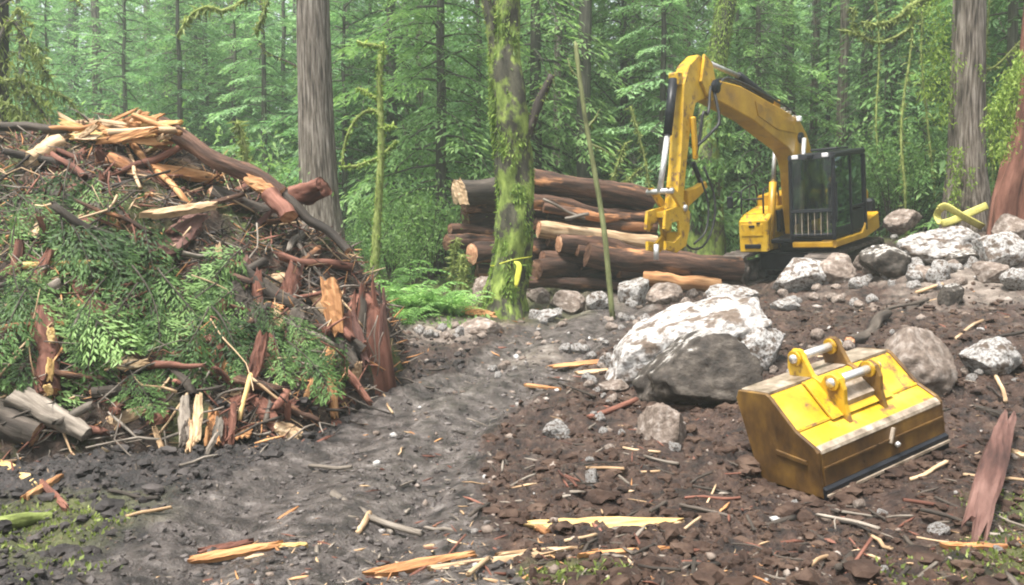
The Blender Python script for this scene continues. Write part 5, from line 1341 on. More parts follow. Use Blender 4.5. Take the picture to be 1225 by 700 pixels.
def pile_sticks():
    q = np.random.default_rng(41); n = 0
    mats_ = [WOOD_GREY, BARK_DARK, WOOD_TAN, BARK_DARK, WOOD_GREY, BARK_RED]
    while n < 170:
        px, py = q.uniform(-5, 450), q.uniform(165, 530)
        if py < 150 + max(0, px - 150) * .62 or py > 545 - max(0, px - 380) * .8: continue
        p, nm = pile_frame(px, py)
        if p[0] > -1.35 or p[1] > 11: continue
        side = norm(np.cross(nm, [0, 0, 1])); dn = np.cross(nm, side); a = q.normal(.5, .8)
        d = norm(side * math.cos(a) + dn * math.sin(a) + nm * q.normal(.12, .2)); L = q.uniform(.25, 1.1); r = q.uniform(.005, .016)
        m = mats_[int(q.integers(6))]; c = p + nm * q.uniform(.02, .16)
        lw = 'long' if L > .7 else 'short'; th = 'thick' if r > .011 else 'thin'
        lb = auto_label([f'{lw} {th} {TONE[m]} stick {where(p, "pile")}', f'{lw} {th} bent {TONE[m]} branch {where(p, "pile")}', f'{TONE[m]} stick among others {where(p, "pile")}'])
        stick(c - d * L / 2, c + d * L / 2, r, m, lb, 'stick', 'stick', 'broken sticks in the slash pile', bend=.06, seg=6, r1=r * .6)
        n += 1
    for k in range(95):
        px, py = q.uniform(0, 440), q.uniform(175, 520)
        if py < 165 + max(0, px - 150) * .62: continue
        p, nm = pile_frame(px, py)
        if p[0] > -1.5 or p[1] > 11: continue
        d = norm(q.normal(size=3) * [1, .5, .8]); L = q.uniform(.18, .5); k_ = [0, 0, 1, 0, 2, 0, 3][k % 7]; m = [BARK_RED, WOOD_ORANGE, BARK_PINK, WOOD_TAN][k_]; nmn = ['red bark', 'orange wood', 'pink bark', 'tan wood'][k_]
        c = p + nm * .05; lb = auto_label([f'{nmn} piece {where(p, "pile")}', f'broken {nmn} flake {where(p, "pile")}', f'{"larger" if L > .33 else "smaller"} torn {nmn} scrap {where(p, "pile")}'])
        slab(c - d * L / 2, c + d * L / 2, q.uniform(.06, .16), q.uniform(.015, .04), norm(nm + np.array([0, -.6, 0])), m, lb, 'bark_piece', 'bark', 'bark and wood scraps in the slash pile')
    for k in range(26):
        px, py = q.uniform(265, 425), q.uniform(245, 450)
        if py < 185 + max(0, px - 150) * .62: continue
        p, nm = pile_frame(px, py)
        if p[0] > -1.45 or p[1] > 11: continue
        d = norm(np.array([q.normal(.25, .4), -.35, -1])); L = q.uniform(.3, .75); m = [BARK_RED, BARK_DARK, BARK_RED, BARK_PINK, BARK_DARK][k % 5]; tn = ['dark red', 'blackish', 'dark red', 'pinkish', 'blackish'][k % 5]
        c = p + nm * .08; lb = auto_label([f'{tn} torn bark slab {where(p, "pile")}', f'{"long" if L > .5 else "short"} {tn} bark slab hanging {where(p, "pile")}', f'{tn} bark strip hanging steeply {where(p, "pile")}'])
        slab(c - d * L / 2, c + d * L / 2, q.uniform(.10, .22), q.uniform(.03, .07), norm(nm + np.array([0, -.9, 0])), m, lb, 'bark_slab', 'bark', 'torn bark slabs on the steep pile end')
    # heavier broken limbs and rails tangled through the heap
    n = 0
    while n < 46:
        px, py = q.uniform(-10, 440), q.uniform(160, 520)
        if py < 165 + max(0, px - 150) * .62 or py > 530 - max(0, px - 380) * .8: continue
        p, nm = pile_frame(px, py)
        if p[0] > -1.55 or p[1] > 11: continue
        side = norm(np.cross(nm, [0, 0, 1])); dn = np.cross(nm, side); a = q.normal(.55, .7) + (0 if q.uniform() < .75 else 1.6)
        d = norm(side * math.cos(a) + dn * math.sin(a) + nm * q.normal(.15, .22)); L = q.uniform(.5, 1.5); rr_ = q.uniform(.022, .06); k = int(q.integers(6)); m = [BARK_DARK, BARK_RED, WOOD_GREY, BARK_LOG, BARK_LOG, BARK_DARK][k]
        L = min(L, 2.0 - .0034 * py)
        tn = ['dark', 'red', 'grey', 'brown', 'torn brown', 'blackish'][k]; c = p + nm * q.uniform(.03, .15)
        lb = auto_label([f'{tn} broken limb {where(p, "pile")}', f'{"long" if L > 1 else "short"} {tn} limb {where(p, "pile")}', f'{"thick" if rr_ > .04 else "slim"} {tn} limb {where(p, "pile")}'])
        stick(c - d * L / 2, c + d * L / 2, rr_, m, lb, 'broken_limb', 'branch', 'broken limbs in the slash pile', bend=.03, seg=10, r1=rr_ * q.uniform(.5, .9), rough=.4, jag=.6, sub=9); n += 1
    # fine twigs and needles no one could count
    mb = MB(); N = 9000; px = q.uniform(-30, 470, N * 2); x = q.uniform(-8.6, -1.35, N * 2); y = q.uniform(6.7, 11.2, N * 2)
    mh = mound_h(x, y); ok = mh > ground_h(x, y) - .02; x, y, mh = x[ok][:N], y[ok][:N], mh[ok][:N]; n_ = len(x)
    a = q.uniform(0, 6.28, n_); d = np.stack([np.cos(a), np.sin(a) * .7, q.normal(.0, .55, n_)], 1); ln = .06 + .5 * q.uniform(0, 1, n_) ** 2
    pts = np.stack([x, y, mh + .03 + .10 * q.uniform(0, 1, n_) ** 2], 1)
    strips(mb, pts, d, ln, .003 + ln * q.uniform(.008, .03, n_), q.choice(5, n_, p=[.08, .09, .24, .40, .19]), 71)
    kind(mb.build('twig_debris', LITTER), 'stuff')
    mb = MB(); N = 2600; x = q.uniform(-8.6, -1.7, N * 2); y = q.uniform(7.0, 10.8, N * 2); mh = mound_h(x, y)
    ok = (mh > ground_h(x, y) + .15) & (fbm2(x, y, .9, 3, 88) + .25 * (x < -3) - .5 * (x > -2.6) > .05); x, y, mh = x[ok][:N], y[ok][:N], mh[ok][:N]; n_ = len(x)
    d = norm(q.normal(size=(n_, 3)) + [0, -.6, -.4]); ln = q.uniform(.03, .09, n_)
    add_leaves(mb, leaf_quads(np.stack([x, y, mh + .02 + .09 * q.uniform(0, 1, n_)], 1), d, norm(q.normal(size=(n_, 3)) * .6 + [0, -.5, 1]), ln, ln * .4), np.clip(q.normal(.35, .2, n_), 0, 1))
    kind(mb.build('needle_debris', LEAF_CEDAR, smooth=False), 'stuff')
pile_sticks()

# ------------------------------------------------------------------ wood lying on the clearing floor
def floor_wood():
    h = lambda x, y: hit(x, y, 0) + [0, 0, .02]
    slab(h(640, 634), h(809, 630), .10, .05, (0, -.7, .8), WOOD_YELLOW, 'long yellow split plank lying in the churned soil', 'split_plank', 'wood', curl=.2, seed=5)
    o = stick(h(642, 634), h(655, 641), .026, WOOD_ORANGE, 'orange splintered butt at the end of the long yellow plank', 'splinter', 'wood')
    slab(h(1166, 640) + [0, 0, .03], h(1206, 532) + [0, 0, .22], .17, .035, (-.2, -.8, .5), BARK_PINK, 'tall red bark slab leaning in the soil by the bucket', seed=6, curl=.12)
    stick(h(398, 594), h(470, 641), .026, WOOD_GREY, 'forked grey stick lying in the muddy track', r1=.018, bend=.02); stick(h(440, 622), h(505, 642), .022, WOOD_GREY, 'grey stick branching from the forked stick', bend=.02)
    stick(h(428, 640), h(442, 618), .02, WOOD_TAN, 'tan broken prong below the forked grey stick')
    for k, (a, b, w, m, lb) in enumerate([((228, 674), (330, 656), .06, WOOD_ORANGE, 'rotten orange splinter lying at the track edge'), ((300, 660), (366, 656), .035, WOOD_YELLOW, 'yellow splinter tip beyond the rotten orange splinter'), ((240, 664), (300, 652), .05, BARK_RED, 'dark red rotten strip behind the orange splinter'),
                                         ((440, 690), (560, 668), .06, WOOD_ORANGE, 'rotten tan-orange wood half sunk near the bottom edge'), ((520, 684), (655, 668), .05, WOOD_TAN, 'tan splintered wood by the small moss patch'), ((600, 668), (690, 660), .03, WOOD_TAN, 'tan sliver below the yellow plank'),
                                         ((700, 668), (800, 660), .03, WOOD_ORANGE, 'thin orange sliver below the yellow plank end'), ((1128, 656), (1226, 660), .035, WOOD_ORANGE, 'orange bark stick lying in the mossy corner'), ((628, 462), (668, 467), .045, WOOD_ORANGE, 'short orange stick on the track shoulder'),
                                         ((0, 556), (44, 580), .09, WOOD_YELLOW, 'yellow broken slab in the corner by the pile toe'), ((50, 580), (80, 612), .05, BARK_RED, 'red rootlike strip in the corner by the pile toe'), ((30, 598), (72, 572), .06, WOOD_ORANGE, 'orange torn wood in the corner by the pile toe'), ((1165, 488), (1204, 500), .05, BARK_DARK, 'dark stick on the slope beside the bucket'),
                                         ((660, 440), (735, 432), .10, WOOD_ORANGE, 'crushed orange wood pressed into the track bend'), ((690, 448), (730, 444), .08, WOOD_TAN, 'crushed tan wood pressed into the track bend'), ((1210, 542), (1228, 548), .07, WOOD_TAN, 'pale board end behind the red bark slab')]):
        slab(h(*a), h(*b), w, .03, (0, -.5, 1), m, lb, 'split_wood', 'wood', seed=300 + k)
    log(h(-20, 634), h(62, 622), .05, MOSS_LIMB, 'short mossy green stick in the corner below the pile', name='mossy_stick', cat='stick', seed=31, r1=.03, ends=WOOD_GREY)
    log(h(1016, 416) + [0, 0, .05], h(1062, 382) + [0, 0, .06], .065, BARK_DARK, 'dark short log lying on the slope behind the bucket', seed=32, r1=.055)
    for k, (a, b, r, m, lb) in enumerate([((584, 672), (560, 699), .014, WOOD_TAN, 'tan stick pointing out at the bottom edge'), ((1040, 644), (1066, 666), .013, WOOD_TAN, 'pale straight stick in front of the bucket'), ((1018, 668), (1002, 690), .02, BARK_DARK, 'dark stub standing near the pale straight stick'),
                                         ((668, 460), (712, 480), .014, BARK_DARK, 'dark thin branch by the short orange stick'), ((704, 502), (762, 484), .03, BARK_RED, 'reddish rotten stick under the big split boulder'), ((1088, 577), (1132, 560), .016, WOOD_TAN, 'cream stick at the bucket front corner'),
                                         ((1143, 408), (1176, 388), .02, WOOD_TAN, 'tan stick on the slope behind the brown boulder'), ((1190, 450), (1203, 486), .02, WOOD_TAN, 'tan stick upright below the white slope boulder'), ((1095, 352), (1128, 344), .028, WOOD_TAN, 'pale broken stick near the small pointed rock'),
                                         ((745, 538), (790, 548), .012, WOOD_TAN, 'thin tan twig below the buried grey rock'), ((770, 548), (812, 562), .012, WOOD_GREY, 'thin grey twig in front of the bucket side'), ((668, 566), (690, 590), .01, BARK_RED, 'thin red twig near the white chip'), ((610, 585), (640, 575), .01, WOOD_GREY, 'short grey twig near the white chip'),
                                         ((952, 690), (990, 676), .012, WOOD_TAN, 'pale curved twig near the bottom edge'), ((900, 640), (950, 628), .02, BARK_DARK, 'dark curved branch piece before the bucket'), ((1180, 410), (1225, 402), .02, BARK_DARK, 'dark stick on the slope above the white boulder'), ((1060, 372), (1110, 362), .025, BARK_DARK, 'dark branch on the slope above the brown boulder'),
                                         ((815, 640), (838, 628), .01, WOOD_TAN, 'short twig at the yellow plank tip'), ((370, 560), (420, 566), .016, WOOD_GREY, 'grey stick lying on the wet track'), ((468, 452), (520, 470), .014, BARK_DARK, 'dark stick on the soil beside the stump'), ((455, 470), (470, 500), .012, WOOD_TAN, 'tan stub stick on the soil beside the stump'),
                                         ((215, 560), (260, 552), .012, WOOD_GREY, 'grey twig on the mud at the pile toe'), ((130, 590), (190, 604), .014, BARK_DARK, 'dark twig on the mud near the corner'), ((150, 622), (205, 616), .012, WOOD_TAN, 'pale twig on the mud near the mossy stick')]):
        stick(h(*a), h(*b) + [0, 0, .03], r, m, lb, 'stick', 'stick', bend=.02, seg=7)
    q = np.random.default_rng(55); n = 0
    while n < 90:
        px, py = q.uniform(440, 1225), q.uniform(380, 698); p = hit(px, py)
        if p[0] < np.interp(p[1], TRY, TRX) + (.3 if q.uniform() < .8 else -1.2): continue
        if 880 < px < 1140 and 410 < py < 595: continue
        a = q.uniform(0, 6.28); L = q.uniform(.14, .5); d = np.array([math.cos(a), math.sin(a), q.normal(0, .12)]) * L / 2; m = [WOOD_GREY, WOOD_TAN, BARK_DARK, BARK_DARK, BARK_RED][int(q.integers(5))]
        nm = TONE[m]; p = p + [0, 0, .02]; lb = auto_label([f'{nm} stick {where(p)}', f'{"short" if L < .3 else "long"} {nm} stick lying {where(p)}', f'thin {nm} stick on the soil {where(p)}'])
        stick(p - d, p + d, q.uniform(.006, .014), m, lb, 'stick', 'stick', 'loose sticks on the clearing floor', bend=.018, seg=6); n += 1
    strap()
def strap():
    """Yellow webbing crossed round the foot of the grey trunk."""
    mb = MB(); y = 16.4
    for pts in ([(1181, 246, 16.35), (1160, 255, 16.3), (1140, 264, 16.3), (1126, 268, 16.45)], [(1124, 250, 16.45), (1132, 247, 16.35), (1150, 258, 16.25), (1176, 272, 16.2)], [(1126, 268, 16.45), (1121, 258, 16.55), (1125, 249, 16.45)]):
        path = spline([P(*q) for q in pts], 12); tube(mb, path, .075, 8, flat=.16, up=[0, -1, .15])
    tag(mb.build('webbing_strap', STRAP), 'wide yellow webbing strap crossed around the grey trunk foot', 'strap')
floor_wood()

# ------------------------------------------------------------------ excavator
def excavator():
    th, pit = math.radians(42), math.radians(8)
    Fh, L = np.array([-math.sin(th), -math.cos(th), 0]), np.array([math.cos(th), -math.sin(th), 0]); Z = np.array([0, 0, 1.])
    X = Fh * math.cos(pit) - Z * math.sin(pit); U = Z * math.cos(pit) + Fh * math.sin(pit)
    root = empty('excavator')
    root.matrix_world = Matrix(((X[0], L[0], U[0], 6.98), (X[1], L[1], U[1], 19.95), (X[2], L[2], U[2], 1.25), (0, 0, 0, 1)))
    tag(root, 'yellow tracked excavator with raised boom and black cab', 'excavator')
    side = lambda u, w, a: (u, a, w)
    def pr(name, poly, a0, a1, m, par=root, bev=.02):
        mb = MB(); prism(mb, poly, a0, a1, side, bev); return mb.build(name, m, par, smooth=False)
    def bx(name, c, s, m, par=root, bev=.02):
        mb = MB(); box(mb, c, s, None, bev); return mb.build(name, m, par, smooth=False)
    def tb(name, path, r, m, par=root, seg=10, n=14):
        mb = MB(); tube(mb, spline(path, n) if len(path) > 2 else np.array(path, float), r, seg); return mb.build(name, m, par)
    # undercarriage
    for y in (-1.0, 1.0):
        ring = []
        for i in range(60):
            s = i / 60 * (2 * 2.9 + 2 * PI * .38)
            if s < 2.9: p = (1.45 - s, .0)
            elif s < 2.9 + PI * .38: a = (s - 2.9) / .38; p = (-1.45 - .38 * math.sin(a), .38 - .38 * math.cos(a))
            elif s < 5.8 + PI * .38: p = (-1.45 + (s - 2.9 - PI * .38), .76)
            else: a = (s - 5.8 - PI * .38) / .38; p = (1.45 + .38 * math.sin(a), .38 + .38 * math.cos(a))
            ring.append(p)
        inner = [(x * .95, .38 + (z - .38) * .84) for x, z in ring]
        mb = MB(); V = [(x, y + w, z) for w in (-.29, .29) for rg in (ring, inner) for x, z in rg]; n = 60
        f = []
        for i in range(n):
            j = (i + 1) % n
            f += [(i, j, n + j, n + i), (2 * n + j, 2 * n + i, 3 * n + i, 3 * n + j), (j, i, 2 * n + i, 2 * n + j), (n + i, n + j, 3 * n + j, 3 * n + i)]
        mb.add(V, f); t = mb.build('track', MUD_STEEL, root, smooth=False)
        gm = None
        for i in range(0, 60, 2):
            x, z = ring[i]; x2, z2 = ring[(i + 1) % 60]; ang = math.atan2(z2 - z, x2 - x)
            if gm is None:
                b = MB(); box(b, (0, 0, 0), (.13, .6, .05), None, .008); gm = b.mesh('track_shoe', MUD_STEEL, smooth=False)
            s = link('track_shoe', gm, t); s.location = ((x + x2) / 2, y, (z + z2) / 2); s.rotation_euler = (0, -ang, 0)
        for nm, x in (('idler', 1.45), ('sprocket', -1.45)):
            mb = MB(); cyl(mb, (x, y - .24, .38), (x, y + .24, .38), .27, 20); cyl(mb, (x, y - .3, .38), (x, y + .3, .38), .10, 12); mb.build(nm, MUD_STEEL, t)
        for x in (-.9, -.45, 0, .45, .9):
            mb = MB(); cyl(mb, (x, y - .22, .17), (x, y + .22, .17), .11, 14); mb.build('roller', MUD_STEEL, t)
        bx('track_frame', (0, y, .38), (2.5, .26, .28), MUD_STEEL, t)
    bx('car_body', (0, 0, .5), (1.5, 1.5, .4), STEEL_DARK); mb = MB(); cyl(mb, (0, 0, .68), (0, 0, .98), .62, 30); mb.build('turntable', STEEL_DARK, root)
    bx('deck', (-.15, 0, 1.02), (2.4, 1.96, .10), STEEL_DARK)
    # house
    pr('engine_hood', [(-.65, 1.07), (-.65, 1.95), (-.8, 2.02), (-1.5, 2.0), (-1.62, 1.9), (-1.62, 1.07)], -1.0, 1.0, PAINT, bev=.05)
    cwp = [(-1.2, -1.18), (-1.2, 1.18), (-1.5, 1.14), (-1.8, .75), (-1.9, 0), (-1.8, -.75), (-1.5, -1.14)]
    mb = MB(); prism(mb, cwp, .92, 1.72, lambda u, w, a: (u - .12, w, a), .06); mb.build('counterweight', STEEL_DARK, root, smooth=False)
    lb = pr('side_skirt', [(1.42, .90), (1.42, 1.06), (-.15, 1.06), (-.42, 1.30), (-1.25, 1.42), (-1.3, 1.02), (-.4, .90)], 1.0, 1.34, PAINT, bev=.025)
    bx('front_sill', (1.40, .82, .97), (.10, .9, .13), PAINT)
    bx('hood_vent', (-1.0, 1.02, 1.62), (.5, .03, .42), STEEL_DARK)
    # operator's far side: tool box, step, rail, mirror
    tbx = pr('tool_box', [(1.2, .80), (1.2, 1.5), (1.0, 1.64), (.28, 1.78), (.28, .80)], -1.02, -.30, PAINT_WORN, bev=.03)
    mb = MB(); box(mb, (1.205, -.68, 1.3), (.02, .54, .28), None, .006); mb.build('box_door', PAINT_WORN, tbx, smooth=False)
    mb = MB(); box(mb, (1.22, -.68, 1.38), (.025, .14, .05), None, .006); mb.build('latch', STEEL_DARK, tbx, smooth=False)
    mb = MB(); box(mb, (1.206, -.52, 1.42), (.018, .09, .10), None, .004); mb.build('sticker', STEEL_DARK, tbx, smooth=False)
    mb = MB(); box(mb, (1.21, -.68, .92), (.03, .4, .10), None, .01); mb.build('step', STEEL_DARK, tbx, smooth=False)
    pr('rear_box', [(.25, 1.0), (.25, 2.02), (-.6, 2.08), (-.6, 1.0)], -1.0, -.42, PAINT, bev=.04)
    for y in (-.98, -.44):
        tb('handrail', [(1.08, y, 1.66), (1.05, y, 2.12), (.95, y, 2.22), (.5, y, 2.3), (.3, y, 2.28), (.24, y, 2.0)], .022, STEEL_DARK)
    tb('handrail', [(1.06, -.98, 2.0), (1.06, -.44, 2.0)], .02, STEEL_DARK)
    mr = tb('mirror_arm', [(.98, -1.0, 2.15), (1.05, -1.18, 2.2), (1.08, -1.25, 2.05)], .016, STEEL_DARK); mb = MB(); box(mb, (1.1, -1.25, 1.95), (.05, .16, .28), None, .02); mb.build('mirror', STEEL_DARK, mr, smooth=False)
    mb = MB(); cyl(mb, (-.25, -.75, 2.0), (-.25, -.75, 2.45), .06, 12); mb.build('exhaust_pipe', STEEL_DARK, root)
    bx('valve_block', (.55, -.28, 1.45), (.35, .14, .5), STEEL_DARK)
    # cab
    cab = empty('cab'); cab.parent = root
    x0, x1, y0, y1, z0, z1 = -.42, 1.42, .36, 1.30, 1.07, 2.82
    fx = 1.34                                    # windscreen leans back to this x at the roof
    def bar(name, a, b, w, par=cab, m=STEEL_DARK):
        a, b = np.array(a, float), np.array(b, float); c = (a + b) / 2; d = b - a; ln = np.linalg.norm(d)
        R = rot_to(d, (0, 1, .01)); mb = MB(); box(mb, c, (ln, w, w), R, w * .2); return mb.build(name, m, par, smooth=False)
    for y in (y0, y1):
        bar('front_pillar', (x1, y, z0), (fx, y, z1), .075); bar('rear_pillar', (x0, y, z0), (x0, y, z1), .10); bar('door_pillar', (.42, y, z0), (.40, y, z1), .06)
    mb = MB(); prism(mb, [(fx + .06, z1), (fx + .02, z1 + .11), (x0 - .02, z1 + .13), (x0 - .06, z1)], y0 - .05, y1 + .05, side, .03); roof = mb.build('cab_roof', STEEL_DARK, cab, smooth=False)
    mb = MB(); box(mb, (.3, .83, z1 + .17), (.7, .6, .05), None, .015); mb.build('roof_hatch', STEEL_DARK, roof, smooth=False)
    for y in (.5, .83, 1.16): mb = MB(); box(mb, (fx + .07, y, z1 + .06), (.06, .14, .09), None, .015); mb.build('work_lamp', LAMP if y != .83 else STEEL_DARK, roof, smooth=False)
    bx('cab_floor', ((x0 + x1) / 2, .83, 1.10), (1.8, .92, .06), STEEL_DARK, cab); bx('rear_panel', (x0 + .01, .83, 1.4), (.05, .86, .6), STEEL_DARK, cab)
    bx('door_panel', (-.0, y1 - .01, 1.36), (.72, .05, .46), STEEL_DARK, cab); bx('door_panel', (.9, y1 - .01, 1.22), (.86, .05, .22), STEEL_DARK, cab)
    bx('front_panel', (x1 - .01, .83, 1.17), (.05, .86, .10), STEEL_DARK, cab)
    def pane(name, q):
        q = np.array(q, float); n = norm(np.cross(q[1] - q[0], q[3] - q[0])) * .004
        mb = MB(); mb.add(np.vstack([q - n, q + n]), [(3, 2, 1, 0), (4, 5, 6, 7), (0, 1, 5, 4), (1, 2, 6, 5), (2, 3, 7, 6), (3, 0, 4, 7)]); return mb.build(name, GLASS, cab, smooth=False)
    zm = 1.72; xm = x1 + (fx - x1) * (zm - z0) / (z1 - z0)
    pane('windscreen', [(xm, y0 + .05, zm + .02), (xm, y1 - .05, zm + .02), (fx, y1 - .05, z1), (fx, y0 + .05, z1)]); pane('lower_windscreen', [(x1, y0 + .05, z0 + .15), (x1, y1 - .05, z0 + .15), (xm, y1 - .05, zm - .02), (xm, y0 + .05, zm - .02)])
    bar('window_bar', (xm, y0, zm), (xm, y1, zm), .045)
    pane('side_window', [(.40, y1, 1.68), (x0 + .07, y1, 1.68), (x0 + .07, y1, z1), (.36, y1, z1)]); pane('door_window', [(x1 - .06, y1, 1.33), (.46, y1, 1.33), (.44, y1, z1), (fx - .06, y1, z1)]); pane('rear_window', [(x0, y0 + .07, 1.9), (x0, y1 - .07, 1.9), (x0, y1 - .07, z1), (x0, y0 + .07, z1)])
    pane('far_window', [(x1 - .1, y0, 1.4), (x0 + .07, y0, 1.4), (x0 + .07, y0, z1), (fx - .06, y0, z1)])
    for k in range(6):
        y = y0 + .12 + k * .14; bar('guard_bar', (x1 + .06, y, z0 + .10), (xm + .06, y, zm - .02), .018, cab, WORN_EDGE)
    for z in (z0 + .12, zm - .03): bar('guard_rail', (x1 + .06, y0 + .02, z), (x1 + .055, y1 - .02, z), .03)
    bar('door_rail', (x1 - .05, y1 + .05, 1.45), (fx + .0, y1 + .05, 2.3), .03); bar('window_bar', (.40, y1, 1.68), (x0, y1, 1.68), .05)
    seat = bx('seat', (.1, .83, 1.45), (.5, .5, .14), SEATMAT, cab, .05); mb = MB(); box(mb, (-.14, .83, 1.86), (.14, .48, .72), None, .06); mb.build('backrest', SEATMAT, seat, smooth=False); mb = MB(); box(mb, (-.16, .83, 2.3), (.12, .3, .2), None, .05); mb.build('headrest', STEEL_DARK, seat, smooth=False)
    mb = MB(); box(mb, (.1, .83, 1.26), (.4, .4, .26), None, .03); mb.build('pedestal', STEEL_DARK, seat, smooth=False)
    for y in (.55, 1.11): s_ = bx('console', (.22, y, 1.58), (.55, .14, .16), STEEL_DARK, cab, .03); mb = MB(); cyl(mb, (.42, y, 1.64), (.46, y, 1.84), .022, 8); mb.build('joystick', STEEL_DARK, s_)
    # boom
    up = [(4.40, 4.56), (3.15, 4.42), (1.05, 3.90), (.35, 3.68), (-.02, 3.36), (-.30, 2.85), (-.12, 1.95), (.12, 1.12)]; lo = [(.50, 1.12), (.60, 1.9), (.62, 2.55), (.75, 2.85), (1.0, 3.08), (1.75, 3.36), (2.7, 3.74), (4.34, 4.18)]
    boom = pr('boom', up + lo, -.21, .21, PAINT, bev=.02)
    for y in (-.23, .21): mb = MB(); prism(mb, [(2.6, 4.12), (1.5, 3.85), (.8, 3.66), (.6, 3.4), (1.6, 3.52), (2.5, 3.82)], y, y + .02, side, 0.004); mb.build('reinforcing_plate', PAINT, boom, smooth=False)
    for p, r in (((4.27, 4.40), .13), ((.42, 3.3), .12), ((.3, 1.3), .15)):
        mb = MB(); cyl(mb, (p[0], -.27, p[1]), (p[0], .27, p[1]), r, 18); mb.build('pivot_pin', STEEL_DARK, boom)
    for y in (-.34, .34):
        c = tb('hoist_cylinder', [(1.0, y, 1.05), (.72, y, 2.35)], .085, PAINT); tb('rod', [(.72, y, 2.35), (.48, y, 3.28)], .05, STEEL, c)
    c = tb('arm_cylinder', [(1.3, 0, 4.12), (2.85, 0, 4.66)], .09, STEEL_DARK); tb('rod', [(2.85, 0, 4.66), (4.3, 0, 4.92)], .05, STEEL, c)
    bx('cylinder_bracket', (1.25, 0, 4.05), (.3, .2, .22), PAINT, boom)
    for y in (-.12, .02, .14): tb('hose', [(.2, y, 3.72), (.9, y, 4.0), (2.0, y, 4.28), (3.0, y, 4.5), (3.7, y, 4.58), (4.2, y + .1, 4.35)], .026, RUBBER, boom)
    for x, z in ((.45, 3.78), (1.05, 3.96), (.75, 3.88)): bx('hose_clamp', (x, 0, z), (.09, .34, .07), STEEL, boom, .01)
    lp = bx('boom_lamp', (.55, .27, 3.72), (.12, .10, .12), LAMP, boom, .02)
    # stick (arm)
    sh = lambda pts: [(p[0] + max(0, p[-1] - 2.3) * .11, *p[1:]) for p in pts]
    arm = pr('dipper_arm', sh([(4.36, 5.0), (4.78, 4.80), (5.05, 4.45), (5.28, 3.7), (5.52, 3.0), (5.85, 2.22), (5.60, 2.16), (5.28, 2.98), (5.0, 3.6), (4.68, 4.1), (4.05, 4.24), (3.92, 4.45), (4.05, 4.9)]), -.13, .13, PAINT_WORN, bev=.02)
    for y in (-.20, .14): mb = MB(); prism(mb, sh([(4.0, 4.85), (4.25, 5.0), (4.5, 4.5), (4.25, 4.12), (3.9, 4.2)]), y, y + .06, side, .008); mb.build('pivot_plate', PAINT_WORN, arm, smooth=False)
    c = tb('bucket_cylinder', sh([(5.18, 0, 4.55), (5.62, 0, 3.55)]), .085, STEEL_DARK); tb('rod', sh([(5.62, 0, 3.55), (6.12, 0, 2.55)]), .055, STEEL, c); bx('cylinder_bracket', (5.34, 0, 4.55), (.2, .2, .24), PAINT_WORN, arm)
    tb('hose', sh([(4.2, .2, 4.4), (4.5, .26, 3.9), (4.7, .26, 3.9), (4.85, .2, 3.4), (5.05, .18, 3.1)]), .03, RUBBER, arm); tb('hose', sh([(4.1, .22, 4.3), (4.25, .34, 3.75), (4.5, .3, 3.55), (4.95, .2, 3.3)]), .03, RUBBER, arm)
    bx('shaded_side_strip', (5.10, .17, 3.45), (.14, .08, .8), PAINT, arm, .03)  # strip in deeper yellow, added for the arm's differently lit side face
    # linkage, coupler, thumb
    for y in (-.2, .2):
        mb = MB(); prism(mb, [(6.20, 2.62), (6.05, 2.62), (5.55, 2.22), (5.6, 2.08), (5.72, 2.10)], y - .03, y + .03, side, .008); mb.build('tipping_link', PAINT_WORN, root, smooth=False)
    tb('link_pin', [(6.14, -.27, 2.55), (6.14, .27, 2.55)], .05, STEEL); tb('link_pin', [(5.7, -.26, 2.2), (5.7, .26, 2.2)], .06, STEEL)
    cp = empty('quick_coupler'); cp.parent = root
    for y in (-.22, .16):
        mb = MB(); prism(mb, [(6.34, 2.22), (6.42, 1.9), (6.3, 1.84), (6.15, 1.98), (5.92, 1.98), (5.88, 1.72), (6.12, 1.62), (6.4, 1.68), (6.42, 1.52), (6.05, 1.42), (5.72, 1.5), (5.55, 1.8), (5.5, 2.12), (5.7, 2.26)], y, y + .06, side, .01); mb.build('coupler_plate', PAINT_WORN, cp, smooth=False)
    mb = MB(); box(mb, (5.82, 0, 2.12), (.5, .34, .12), None, .02); box(mb, (5.72, 0, 1.62), (.12, .34, .3), None, .02); mb.build('coupler_body', PAINT_WORN, cp, smooth=False)
    tb('lock_pin', [(6.38, 0, 1.62), (6.42, 0, 1.34)], .05, STEEL, cp)
    tmb = pr('thumb', [(5.35, 2.5), (4.9, 2.55), (4.62, 2.62), (4.55, 2.50), (4.85, 2.36), (5.3, 2.2)], -.06, .1, PAINT, bev=.02); tb('thumb_cylinder', [(4.62, .0, 2.55), (4.9, .0, 3.0)], .05, STEEL_DARK, tmb)
    tb('hose', [(4.85, .2, 2.9), (4.62, .26, 2.3), (4.75, .26, 1.75), (5.1, .22, 1.42), (5.5, .2, 1.42), (5.75, .18, 1.6)], .022, RUBBER, cp); tb('hose', [(5.0, .2, 2.7), (4.85, .24, 2.2), (5.0, .24, 1.7), (5.4, .2, 1.5)], .02, RUBBER, cp)
excavator()

